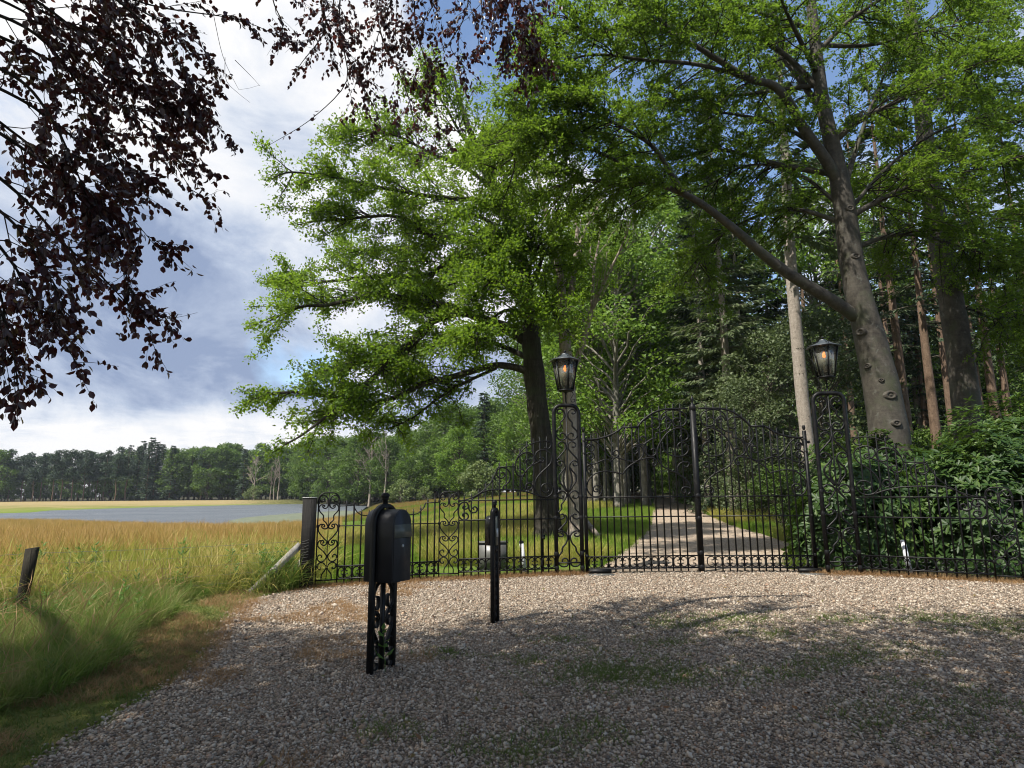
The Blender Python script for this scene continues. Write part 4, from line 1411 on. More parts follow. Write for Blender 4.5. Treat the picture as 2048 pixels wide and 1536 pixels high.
# ------------------------------------------------------------------ mailbox, intercom and small furniture
def arch_section(w, z0, z1, n=14):
    r = w / 2
    a = np.linspace(0, math.pi, n)
    pts = [(r, z0)] + [(r * math.cos(t), z1 - r + r * math.sin(t)) for t in a] + [(-r, z0)]
    return np.array(pts)


def extrude_section(S, y0, y1, inset=0.0):
    """Closed section in (u,z) pushed along y, with softened rims."""
    c = S.mean(0)
    rows = []
    for y, k in ((y0, 1 - inset), (y0 + 0.004, 1.0), (y1 - 0.004, 1.0), (y1, 1 - inset)):
        q = c + (S - c) * k
        rows.append(np.c_[q[:, 0], np.full(len(S), y), q[:, 1]])
    V = np.vstack(rows)
    n = len(S)
    i = np.arange(3)[:, None] * n
    j = np.arange(n)[None]
    k = (j + 1) % n
    F = np.stack([i + j, i + k, i + n + k, i + n + j], -1).reshape(-1, 4)
    return V, [F, np.array([np.arange(n)[::-1], np.arange(n) + 3 * n])]


def build_mailbox():
    P0, P1 = np.array([-1.215, 5.68]), np.array([-1.055, 5.985])
    d = P1 - P0
    c = (P0 + P1) / 2
    root = empty('mailbox', (c[0], c[1], 0), math.atan2(d[1], d[0]), 'black arched mailbox on an openwork scrolled stand, a green weed climbing its foot', 'mailbox')
    W = float(np.linalg.norm(d)) - 0.045
    # stand: the two legs rise beside the box and close over it in a strap
    a = arch_path(W, 1.425, W / 2 - 0.002)
    V, F = ribbon(a, 0.040, 0.050, 0.045)
    iron('arch_strap', V + [-W / 2, 0, 0], F, root)
    MB().box((0, 0.045, 0.385), (0.034, 0.034, 0.75)).build('centre_bar', IRON, root)
    k = W / 2 - 0.02
    sc = [
        [(0.50, 0.62), (0.36, 0.60), (0.34, 0.54), (0.55, 0.505), (0.86, 0.545), (0.90, 0.63), (0.62, 0.70), (0.25, 0.735)],
        [(0.52, 0.44), (0.36, 0.40), (0.50, 0.355), (0.80, 0.375), (0.92, 0.44), (0.72, 0.495), (0.40, 0.47), (0.22, 0.41)],
        [(0.48, 0.455), (0.70, 0.50), (0.94, 0.45), (0.92, 0.37), (0.70, 0.30), (0.35, 0.225), (0.2, 0.18)],
        [(0.50, 0.20), (0.36, 0.18), (0.46, 0.135), (0.78, 0.13), (0.93, 0.18), (0.78, 0.245), (0.45, 0.245)],
        [(0.52, 0.06), (0.36, 0.05), (0.42, 0.015), (0.78, 0.01), (0.93, 0.06), (0.75, 0.115), (0.30, 0.125)],
    ]
    for s in (-1, 1):
        for q in sc:
            V, F = ribbon(smooth_path([(s * (0.017 + u * k), z + 0.02) for u, z in q], 6), 0.009, 0.042, 0.045)
            iron('scroll', V, F, root)
    MB().lathe([(0.024, 1.42), (0.024, 1.475), (0.03, 1.478), (0.034, 1.487), (0.030, 1.495), (0.036, 1.503), (0.040, 1.516), (0.036, 1.531), (0.022, 1.542), (0.0, 1.546)], 14, c=(0, 0.045, 0)).build('finial', IRON, root, True)
    # the box itself, its axis square to the stand
    S = arch_section(0.262, 0.765, 1.395)
    V, F = extrude_section(S, -0.155, 0.165, 0.02)
    box = link('box_body', mesh_np('box_body', V, F), BOXPAINT, root)
    Sd = arch_section(0.246, 0.775, 1.387)
    V, F = extrude_section(Sd, -0.163, -0.150, 0.01)
    door = link('front_door', mesh_np('front_door', V, F), BOXPAINT, root)
    # letter flap, hinged at the top, a little proud
    V = np.array([[-0.121, -0.166, 1.262], [0.121, -0.166, 1.262], [0.121, -0.174, 1.148], [-0.121, -0.174, 1.148],
                  [-0.121, -0.160, 1.262], [0.121, -0.160, 1.262], [0.121, -0.163, 1.146], [-0.121, -0.163, 1.146]])
    link('letter_flap', mesh_np('letter_flap', V, np.array([[0, 1, 2, 3], [7, 6, 5, 4], [0, 4, 5, 1], [1, 5, 6, 2], [2, 6, 7, 3], [3, 7, 4, 0]])), PLATE, door)
    o = MB().lathe([(0.0, 0.010), (0.009, 0.010), (0.013, 0.006), (0.013, 0.0)], 12).build('lock', PALELABEL, door, True)
    o.rotation_euler = (math.radians(90), 0, 0)
    o.location = (0.0, -0.163, 1.075)
    # weed growing up through the stand
    w = empty('weed', (c[0] + 0.01, c[1] - 0.05, 0), 0, 'green weed climbing the foot of the mailbox stand', 'weed')
    mb = herb(np.random.default_rng(4), 0.36, 0.12, 0.065, 9)
    mb.build('stem', M_HERB, w)


def build_intercom():
    P0, P1 = np.array([-0.262, 7.77]), np.array([-0.19, 7.91])
    d = P1 - P0
    c = (P0 + P1) / 2
    root = empty('intercom_post', (c[0], c[1], 0), math.atan2(d[1], d[0]), 'slim black iron intercom post with a keypad housing and pale button', 'intercom')
    W = 0.105
    a = arch_path(W, 1.33, W / 2 - 0.001)
    V, F = ribbon(a, 0.040, 0.045)
    iron('arch_frame', V + [-W / 2, 0, 0], F, root)
    for z0 in (0.06, 0.26, 0.46, 0.66):
        for s in (-1, 1):
            V, F = ribbon(smooth_path([(s * 0.002, z0), (s * 0.026, z0 + 0.05), (s * 0.012, z0 + 0.10), (s * 0.028, z0 + 0.145), (s * 0.004, z0 + 0.185)], 4), 0.006, 0.03)
            iron('scroll', V, F, root)
    MB().lathe([(0.017, 1.325), (0.017, 1.375), (0.026, 1.38), (0.03, 1.392), (0.025, 1.402), (0.031, 1.412), (0.028, 1.428), (0.012, 1.438), (0.0, 1.44)], 12).build('finial', IRON, root, True)
    S = arch_section(0.135, 0.90, 1.255)
    V, F = extrude_section(S, 0.018, 0.092, 0.06)
    link('housing', mesh_np('housing', V, F), PLASTIC, root)
    pl = MB().box((0, -0.026, 1.075), (0.062, 0.006, 0.35)).build('front_plate', PLATE, root)
    MB().box((0.006, -0.032, 1.05), (0.040, 0.008, 0.10)).build('button', PALELABEL, pl)
    MB().box((0, -0.012, 0.86), (0.062, 0.02, 0.06)).build('cross_plate', IRON, root)


def board(p0, p1, w, t, mat, name, parent=None):
    p0, p1 = np.array(p0, float), np.array(p1, float)
    d = p1 - p0
    L = np.linalg.norm(d)
    z = d / L
    x = np.cross([0, 0, 1.0], z)
    x /= np.linalg.norm(x)
    y = np.cross(z, x)
    return MB().box((p0 + p1) / 2, (t, w, L), np.stack([x, y, z], 1)).build(name, mat, parent)


def build_furniture():
    # black gate post of wood at the end of the railings
    r = empty('wooden_post', (-3.43, 10.74, 0), 0.24, 'thick square black wooden post with a sunlit top, end of the wire fence', 'post')
    MB().box((0, 0, 0.70), (0.215, 0.215, 1.52)).build('shaft', BLACKWOOD, r)
    MB().box((0, 0, 1.467), (0.226, 0.226, 0.014)).build('cap', SUNLIT_TOP, r)  # thin slab coloured pale to carry the sunlight on the post's top
    s = np.random.default_rng(2)
    for i in range(9):
        z = 0.40 + i * 0.045 + s.normal(0, 0.01)
        MB().tube(smooth_path([(-0.113, -0.10, z), (-0.06, -0.113, z + s.normal(0, .008)), (0.02, -0.113, z + 0.018 + s.normal(0, .008))], 3), 0.0018, 4).build('wire_end', WIRE, r)
    b = empty('brace', (-4.13, 10.2, 0), 0, 'grey weathered diagonal board bracing the black wooden post', 'brace')
    pa, pb = np.array([-4.13, 10.2, 0.0]), np.array([-3.53, 10.66, 0.70])
    board(pa - b.location[:], pb - np.array(b.location), 0.11, 0.035, OLDWOOD, 'long_board', b)
    board(np.array([-3.78, 10.95, 0.0]) - np.array(b.location), np.array([-3.50, 10.80, 0.52]) - np.array(b.location), 0.09, 0.035, OLDWOOD, 'short_board', b)
    # wire fence with its round post
    f = empty('wire_fence', (WF_B[0], WF_B[1], 0), 0, 'low galvanised sheep wire fence between the verge and the meadow', 'fence')
    d = (WF_A - WF_B)
    L = np.linalg.norm(d)
    t = d / L
    org = np.array([WF_B[0], WF_B[1]])
    posts = [3.66, 8.2]
    for z, sag in ((0.76, 0.02), (0.62, 0.03), (0.47, 0.02), (0.33, 0.03), (0.19, 0.02), (0.06, 0.01)):
        P = []
        for q in np.linspace(0.1, L, 36):
            seg = (q % 3.66) / 3.66
            w = sag * 4 * seg * (1 - seg)
            P.append((t[0] * q, t[1] * q, z - w))
        MB().tube(P, 0.0022 if z > 0.7 else 0.0014, 4).build('wire', WIRE, f)
    for q in np.arange(0.25, L, 0.30):
        j = s.normal(0, 0.01)
        MB().tube([(t[0] * q, t[1] * q, 0.02), (t[0] * (q + j), t[1] * (q + j), 0.40), (t[0] * q, t[1] * q, 0.745)], 0.0012, 4).build('wire', WIRE, f)
    for q, lab in zip(posts, ('dark round fence post leaning slightly in the meadow grass', 'dark round fence post beyond the left edge')):
        x, y = org + t * q
        p = empty('fence_post', (x - 0.02, y - 0.06, 0), 0.4, lab, 'fence post')
        P = [(-0.04, 0, -0.1), (-0.02, 0, 0.2), (0.0, 0, 0.5), (0.02, 0.0, 0.83)]
        V, F = tube(P, [0.074, 0.072, 0.075, 0.082], 12)
        V[-12:, 2] += V[-12:, 0] * 0.18
        o = link('shaft', mesh_np('shaft', V, F, False), DARKPOST, p)
    # things standing behind the railings
    c = empty('utility_cabinet', (-0.42, 13.1, 0), 0.1, 'low grey metal cabinet behind the railing and the intercom post', 'cabinet')
    MB().box((0, 0, 0.25), (0.58, 0.28, 0.54)).build('body', STEEL, c)
    MB().box((0, 0, 0.53), (0.61, 0.31, 0.02)).build('lid', STEEL, c)
    MB().box((0, -0.146, 0.25), (0.52, 0.012, 0.46)).build('door', STEEL, c)
    w = empty('marker_pole', (0.19, 12.55, 0), 0.0, 'short white marker pole behind the left railing, a dark cap on top', 'pole')
    V, F = tube([(0.03, 0, 0), (-0.03, 0, 0.555)], 0.040, 12)
    link('shaft', mesh_np('shaft', V, F, True), WHITEPAINT, w)
    MB().lathe([(0.044, 0.545), (0.046, 0.585), (0.03, 0.595), (0, 0.596)], 12, c=(-0.031, 0, 0)).build('cap', PLASTIC, w, True)
    MB().lathe([(0.08, 0.0), (0.08, 0.02), (0.05, 0.03), (0.04, 0.03)], 12, c=(0.03, 0, 0)).build('foot', IRON, w, True)
    w = empty('marker_pole', (7.28, 11.95, 0), 0.0, 'short white marker pole behind the right railing, in front of the rhododendron', 'pole')
    V, F = tube([(0.03, 0, 0), (-0.04, 0, 0.58)], 0.045, 12)
    link('shaft', mesh_np('shaft', V, F, True), WHITEPAINT, w)
    MB().lathe([(0.046, 0.575), (0.046, 0.585), (0.03, 0.595), (0, 0.596)], 12, c=(-0.041, 0, 0)).build('cap', WHITEPAINT, w, True)
    g = empty('sensor_post', (0.56, 12.5, 0), 0.0, 'short black post with a small round sensor behind the left railing', 'sensor post')
    MB().box((0, 0, 0.41), (0.062, 0.062, 0.82)).build('shaft', IRON, g)
    MB().box((0.012, -0.045, 0.665), (0.085, 0.04, 0.09)).build('sensor_housing', PLASTIC, g)
    o = MB().lathe([(0.0, 0.012), (0.018, 0.010), (0.024, 0.0)], 12).build('sensor_lens', STEEL, g, True)
    o.rotation_euler = (math.radians(90), 0, 0)
    o.location = (0.02, -0.066, 0.655)
    # ground plates of the gate motors
    for x, y, rz, lab in ((1.62, 11.98, 0.1, 'flat grey metal ground plate at the foot of the left gate hinge'), (5.48, 11.85, 0.0, 'flat grey stone plate at the foot of the right gate hinge')):
        p = empty('ground_plate', (x, y, 0), rz, lab, 'ground plate')
        MB().box((0, 0, 0.012), (0.46, 0.20, 0.02)).build('plate', STEEL, p)
        MB().box((0.02, 0.17, 0.055), (0.42, 0.09, 0.07)).build('motor_cover', IRON, p)
    # bridge parapets where the avenue crosses the ditch
    for px, dst, lab, wd in ((1275, 66, 'low brick bridge parapet left of the far end of the avenue', 3.2), (1404, 66, 'low brick bridge parapet right of the far end of the avenue', 2.2)):
        q = at(px, 985, dst)
        p = empty('parapet', (q[0], q[1], tz(q[0], q[1])), 0.05, lab, 'parapet')
        MB().box((0, 0, 0.24), (wd, 0.35, 0.62)).build('wall', BRICKY, p)
        MB().box((0, 0, 0.58), (wd + 0.1, 0.45, 0.09)).build('coping', OLDWOOD, p)


BRICKY = mat_bark('weathered_brick', (0.10, 0.075, 0.055), (0.18, 0.135, 0.10), (0.25, 0.20, 0.16), 6, 1.0, 0.9, (0.06, 0.07, 0.04))

# ------------------------------------------------------------------ trees: growth helpers
TR = np.random.default_rng(99)


def unit(v):
    return v / (np.linalg.norm(v, axis=-1, keepdims=True) + 1e-9)


def along(P, t):
    """Points and tangents at parameters t (T,k) of polylines P (T,N,3)."""
    T, N = P.shape[:2]
    q = np.clip(t, 0, 0.9999) * (N - 1)
    i = q.astype(int)
    f = (q - i)[..., None]
    r = np.arange(T)[:, None]
    a, b = P[r, i], P[r, i + 1]
    return a * (1 - f) + b * f, unit(b - a)


def sprout(P, k, t0, t1, L, ang, up=0.0, flat=0.0, bend=0.0, M=5, wob=0.10, tfall=0.5, rng=None):
    rng = rng or TR
    T = len(P)
    t = rng.uniform(t0, t1, (T, k))
    p, tan = along(P, t)
    rnd = rng.normal(size=(T, k, 3))
    rnd[..., 2] *= (1 - flat)
    perp = unit(rnd - tan * (rnd * tan).sum(-1, keepdims=True))
    a = rng.normal(ang, 0.25, (T, k, 1))
    d = tan * np.cos(a) + perp * np.sin(a)
    d[..., 2] = d[..., 2] * (1 - 0.5 * flat) + up
    d = unit(d)
    ln = (np.broadcast_to(np.asarray(L, float).reshape(-1, 1), (T, k)) * rng.uniform(0.6, 1.25, (T, k)) * (1 - tfall * t))[..., None, None]
    s = np.linspace(0, 1, M)[None, None, :, None]
    Q = p[:, :, None] + d[:, :, None] * ln * s
    Q[..., 2] += (bend * ln * s ** 2)[..., 0]
    w = np.cumsum(rng.normal(0, wob, (T, k, M, 3)), 2) * ln / M
    w[:, :, 0] = 0
    return (Q + w).reshape(T * k, M, 3)


def thin(S, LP, k, full):
    """Fewer side branches on short limbs."""
    ln = np.linalg.norm(np.diff(LP, axis=1), axis=2).sum(1)
    keep = np.arange(k)[None] < np.ceil(k * np.clip(ln / full, 0.15, 1.0))[:, None]
    return S[keep.ravel()]


def resample(c, n):
    c = np.asarray(c, float)
    d = np.r_[0, np.cumsum(np.linalg.norm(np.diff(c, axis=0), axis=1))]
    t = np.linspace(0, d[-1], n)
    return np.stack([np.interp(t, d, c[:, i]) for i in range(3)], 1)


def leaf_frames(P, k, rng, t0=0.15, t1=1.0, off=0.03, along_w=0.7, rnd_w=0.7, droop=0.0, upn=1.0, jn=0.5):
    T = len(P)
    t = rng.uniform(t0, t1, (T, k))
    p, tan = along(P, t)
    p = p + rng.normal(0, off, p.shape)
    ax = unit(tan * along_w + rng.normal(size=p.shape) * rnd_w + np.array([0, 0, -droop]))
    nr = np.array([0, 0, upn]) + rng.normal(size=p.shape) * jn
    return p.reshape(-1, 3), ax.reshape(-1, 3), nr.reshape(-1, 3)


def leaf_mesh(name, p, ax, nr, size, aspect, mat, kind='quad', fold=0.25, curl=0.0):
    n = len(p)
    size = np.broadcast_to(np.asarray(size, float), (n,))[:, None]
    sd = unit(np.cross(nr, ax))
    up = np.cross(ax, sd)
    w = size * aspect / 2
    if kind == 'quad':
        V = np.stack([p, p + ax * size * 0.45 + sd * w + up * w * fold, p + ax * size - up * size * curl, p + ax * size * 0.45 - sd * w + up * w * fold], 1)
        b = np.arange(n)[:, None] * 4
        F = np.concatenate([b + [[0, 1, 2]], b + [[0, 2, 3]]])
    else:
        V = np.stack([p, p + ax * size * 0.28 + sd * w * 0.85 + up * w * fold, p + ax * size * 0.66 + sd * w * 0.85 + up * w * fold - up * size * curl * 0.4, p + ax * size - up * size * curl,
                      p + ax * size * 0.66 - sd * w * 0.85 + up * w * fold - up * size * curl * 0.4, p + ax * size * 0.28 - sd * w * 0.85 + up * w * fold], 1)
        b = np.arange(n)[:, None] * 6
        F = np.concatenate([b + [[0, 1, 2, 3]], b + [[0, 3, 4, 5]]])
    me = mesh_np(name, V.reshape(-1, 3), F)
    me.materials.append(mat)
    return me


def twig_mesh(name, groups, mat):
    """groups: list of (paths (T,N,3), r_start, r_end, sides)."""
    mb = MB()
    for P, r0, r1, n in groups:
        R = np.linspace(1, 0, P.shape[1])[None] * (r0 - r1) + r1
        V, F = batch_tubes(P, np.broadcast_to(R, P.shape[:2]), n)
        mb.add(V, F)
    me = mb.mesh(name, True)
    me.materials.append(mat)
    return me


def gnarl(V, amp, scale, seed=3):
    r = np.random.default_rng(seed)
    k = r.normal(0, scale, (6, 3))
    ph = r.uniform(0, 6.28, 6)
    d = sum(np.sin(V @ k[i] + ph[i]) for i in range(6)) / 6
    return V, d * amp


def trunk_mesh(name, pts, radii, mat, sides=18, sub=8, flare=0.0, rough=0.05, seed=1):
    C, R = smooth_path(np.asarray(pts, float), sub, radii)
    V, F = tube(C, R, sides)
    ctr = np.repeat(C, sides, 0)
    out = unit(V - ctr)
    r = np.repeat(R, sides)
    _, d = gnarl(V, 1.0, 3.5, seed)
    k = 1 + rough * d * 2
    if flare:
        h = np.clip((C[0, 2] + flare - V[:, 2]) / flare, 0, 1)
        ang = np.arctan2(out[:, 1], out[:, 0])
        k = k + h ** 2 * (0.45 + 0.30 * np.sin(5 * ang + seed))
    V = ctr + out * (r * k)[:, None]
    me = mesh_np(name, V, F, True)
    me.materials.append(mat)
    return me


def local(P, base):
    return np.asarray(P, float) - np.asarray(base, float)


# ------------------------------------------------------------------ the oak by the left pillar
def px_path(L):
    return np.array([at(*q) for q in L])


def crop6(L, dist0, dist1):
    n = len(L)
    return px_path([(x / 2.3625 + 400, y / 2.3625 + 300, dist0 + (dist1 - dist0) * i / (n - 1)) for i, (x, y) in enumerate(L)])


def build_oak():
    b = on_terr(1098, 1078)
    dist = b[1]
    root = empty('oak_tree', b, 0, 'spreading green oak whose branches reach left over the meadow, behind the left gate pillar', 'tree')
    tp = [(1100, 1085), (1094, 1000), (1086, 900), (1076, 820), (1068, 742), (1060, 660), (1052, 596), (1043, 520), (1015, 440), (985, 365), (955, 300), (925, 220), (905, 140)]
    P = px_path([(x, y, dist) for x, y in tp])
    P[0] = b + np.array([0, 0, -0.15])
    R = [0.43, 0.37, 0.34, 0.33, 0.33, 0.29, 0.26, 0.23, 0.19, 0.16, 0.12, 0.09, 0.04]
    link('trunk', trunk_mesh('trunk', local(P, b), R, BARK_OAK, 16, 6, 0.7, 0.05, 4), None, root)
    D = dist
    limbs = [
        ([(1575, 1065), (1500, 1030), (1380, 1020), (1200, 1070), (1050, 1110), (900, 1180), (750, 1200), (600, 1165), (430, 1150), (280, 1170), (210, 1190)], D, D - 1.2, 0.13),
        ([(1530, 900), (1450, 850), (1340, 800), (1230, 770), (1080, 820), (1000, 900), (850, 1040), (720, 1160), (600, 1260), (480, 1350), (400, 1390)], D, D - 1.8, 0.17),
        ([(1500, 850), (1300, 785), (1200, 745), (1080, 720), (960, 700), (850, 680), (740, 700), (600, 730), (480, 740), (400, 770), (310, 810)], D, D - 1.5, 0.15),
        ([(1535, 720), (1420, 610), (1290, 520), (1180, 530), (1080, 590), (950, 600), (780, 600), (600, 620), (450, 640), (310, 610)], D, D + 1.6, 0.13),
        ([(1500, 540), (1420, 400), (1320, 430), (1200, 410), (1080, 400), (1000, 340), (880, 310), (700, 330), (560, 340), (460, 350)], D, D - 0.6, 0.13),
        ([(1440, 320), (1320, 240), (1200, 230), (1050, 210), (850, 180), (700, 140), (560, 110), (430, 105), (350, 130)], D, D - 2.4, 0.10),
        ([(1380, 180), (1250, 80), (1100, 20), (950, -60), (820, -80), (690, -20)], D, D + 1.5, 0.08),
        ([(1330, 60), (1230, -80), (1150, -220), (1060, -330)], D, D - 1.0, 0.06),
        ([(1560, 900), (1640, 780), (1720, 640), (1780, 520), (1840, 420)], D, D + 2.0, 0.12),
        ([(1540, 700), (1600, 560), (1640, 420), (1700, 250)], D, D - 2.2, 0.10),
        ([(1520, 560), (1450, 480), (1330, 520), (1180, 640), (1000, 640)], D, D + 4.0, 0.10),
        ([(1580, 1000), (1500, 960), (1350, 900), (1200, 900), (1000, 960), (860, 1000)], D, D + 3.5, 0.11),
        ([(1500, 500), (1350, 330), (1200, 320), (1000, 460), (850, 470), (640, 470)], D, D + 2.6, 0.09),
        ([(1440, 330), (1480, 180), (1500, 20), (1480, -130)], D, D + 0.6, 0.08),
        ([(1530, 600), (1570, 520), (1600, 470), (1560, 400)], D, D - 2.4, 0.08), ([(1540, 800), (1490, 760), (1420, 770), (1340, 830), (1280, 900)], D, D - 2.6, 0.07),
        ([(1550, 850), (1600, 780), (1650, 770), (1700, 800)], D, D - 2.2, 0.06), ([(1530, 690), (1480, 600), (1420, 590), (1340, 650)], D, D - 2.8, 0.06),
        ([(1490, 430), (1520, 360), (1480, 280), (1420, 260)], D, D - 2.2, 0.07),
        ([(1400, 200), (1440, 120), (1400, 40), (1340, 20)], D, D - 2.8, 0.06), ([(1540, 680), (1450, 620), (1380, 520), (1360, 420)], D, D - 2.6, 0.07),
        ([(1400, 1030), (1250, 1100), (1120, 1180), (1000, 1270), (880, 1330)], D - 0.2, D + 1.4, 0.06), ([(1100, 830), (960, 960), (800, 1000), (640, 1020), (520, 1080)], D - 0.5, D - 1.6, 0.06),
    ]
    LP = []
    for i, (c, d0, d1, r) in enumerate(limbs):
        q = smooth_path(crop6(c, d0, d1), 6)
        _, dv = gnarl(q, 0.10, 2.2, i)
        q[:, 2] += dv * np.linspace(0, 1, len(q))
        V, F = tube(local(q, b), np.linspace(r, 0.018, len(q)), 8)
        link('limb', mesh_np('limb', V, F, True), BARK_OAK, root)
        LP.append(resample(q, 40))
    LP = np.array(LP)
    S1 = thin(sprout(LP, 40, 0.14, 0.94, 2.3, 0.80, 0.04, 0.62, -0.06, 6, 0.14, 0.52), LP, 40, 7.0)
    S2 = sprout(S1, 10, 0.12, 1.0, 0.62, 0.7, 0.04, 0.55, 0.0, 4, 0.16, 0.3)
    link('branches', twig_mesh('branches', [(local(S1, b), 0.022, 0.006, 5), (local(S2, b), 0.008, 0.003, 3)], BARK_OAK), None, root, 'stuff')
    ends = np.concatenate([S2, S1[:, 2:], LP[:, 30:34]])if False else S2
    p, ax, nr = leaf_frames(ends, 22, TR, 0.05, 1.0, 0.085, 0.5, 0.8, 0.05, 1.0, 0.7)
    sz = 0.055 + 0.09 * TR.beta(1.6, 2.0, len(p))
    link('crown', leaf_mesh('crown', local(p, b), ax, nr, sz, 0.66, LEAF_OAK, 'quad', 0.35, 0.05), None, root, 'stuff')


# ------------------------------------------------------------------ the dead pale trunk
def build_dead():
    b = on_terr(1156, 1080)
    D = b[1]
    root = empty('dead_tree', b, 0, 'pale dead tree with torn foot and bare forked top, behind the left gate pillar', 'tree')
    tp = [(1158, 1085), (1152, 1000), (1144, 900), (1139, 800), (1131, 700), (1126, 640), (1121, 560), (1106, 480), (1086, 400), (1075, 340)]
    P = px_path([(x, y, D) for x, y in tp])
    P[0] = b + np.array([0, 0, -0.1])
    link('trunk', trunk_mesh('trunk', local(P, b), [0.30, 0.27, 0.24, 0.22, 0.20, 0.17, 0.13, 0.10, 0.07, 0.03], BARK_DEAD, 14, 6, 0.6, 0.09, 7), None, root)
    limbs = [
        ([(1128, 660), (1146, 560), (1154, 460), (1142, 380), (1150, 320)], 0.12, 0.8),
        ([(1136, 760), (1165, 690), (1184, 620), (1210, 560), (1240, 500), (1262, 440)], 0.11, -1.2),
        ([(1184, 620), (1188, 540), (1200, 460), (1190, 390)], 0.06, 0.6),
        ([(1154, 500), (1180, 440), (1215, 380), (1225, 330)], 0.05, 1.2),
        ([(1112, 510), (1085, 470), (1055, 440), (1040, 400)], 0.05, -0.5),
    ]
    LP = []
    for c, r, dd in limbs:
        q = smooth_path(px_path([(x, y, D + dd * i / (len(c) - 1)) for i, (x, y) in enumerate(c)]), 6)
        V, F = tube(local(q, b), np.linspace(r, 0.012, len(q)), 8)
        link('limb', mesh_np('limb', V, F, True), BARK_DEAD, root)
        LP.append(resample(q, 30))
    LP = np.array(LP)
    S1 = sprout(LP, 9, 0.25, 1.0, 1.5, 0.7, 0.2, 0.0, 0.1, 6, 0.2, 0.4)
    S2 = sprout(S1, 4, 0.3, 1.0, 0.7, 0.7, 0.1, 0.0, 0.0, 4, 0.2, 0.4)
    link('branches', twig_mesh('branches', [(local(S1, b), 0.022, 0.006, 5), (local(S2, b), 0.008, 0.003, 3)], BARK_DEAD), None, root, 'stuff')
    p, ax, nr = leaf_frames(S2, 24, TR, 0.1, 1.0, 0.12, 0.5, 0.8, 0.2, 0.6, 0.8)
    link('crown', leaf_mesh('crown', local(p, b), ax, nr, TR.uniform(0.06, 0.11, len(p)), 0.55, LEAF_LIME, 'quad', 0.3, 0.05), None, root, 'stuff')
    # torn wood lying at its foot
    for i, (x0, y0, x1, y1, r) in enumerate(((1168, 1050, 1206, 1083, 0.13), (1150, 1070, 1178, 1086, 0.10), (1160, 1035, 1172, 1080, 0.09))):
        a, c = on_terr(x0, max(y0, 1075)), on_terr(x1, y1)
        a = a + np.array([0, 0, (1078 - y0) * 0.016 + 0.05])
        q = smooth_path([local(a, b), local((a + c) / 2 + [0, 0, 0.05], b), local(c, b)], 4)
        V, F = tube(q, np.linspace(r, r * 0.35, len(q)), 9)
        _, dv = gnarl(V, 0.03, 9, i)
        link('torn_root', mesh_np('torn_root', V + dv[:, None], F, False), BARK_DEAD, root)


# ------------------------------------------------------------------ the big green beech and its neighbour
def knot(parent, c, n, r):
    """Eye-shaped branch scar standing proud of the bark."""
    prof = [(r * 1.35, -0.03), (r * 1.15, 0.012), (r * 0.9, 0.04), (r * 0.62, 0.03), (r * 0.45, 0.006), (r * 0.28, 0.02), (0.0, 0.026)]
    o = MB().lathe(prof, 16).build('branch_scar', BARK_BEECH, parent, True)
    q = Vector(n).to_track_quat('Z', 'Y')
    o.rotation_mode = 'QUATERNION'
    o.rotation_quaternion = q
    o.location = c
    o.scale = (1.0, 0.75, 1.0)


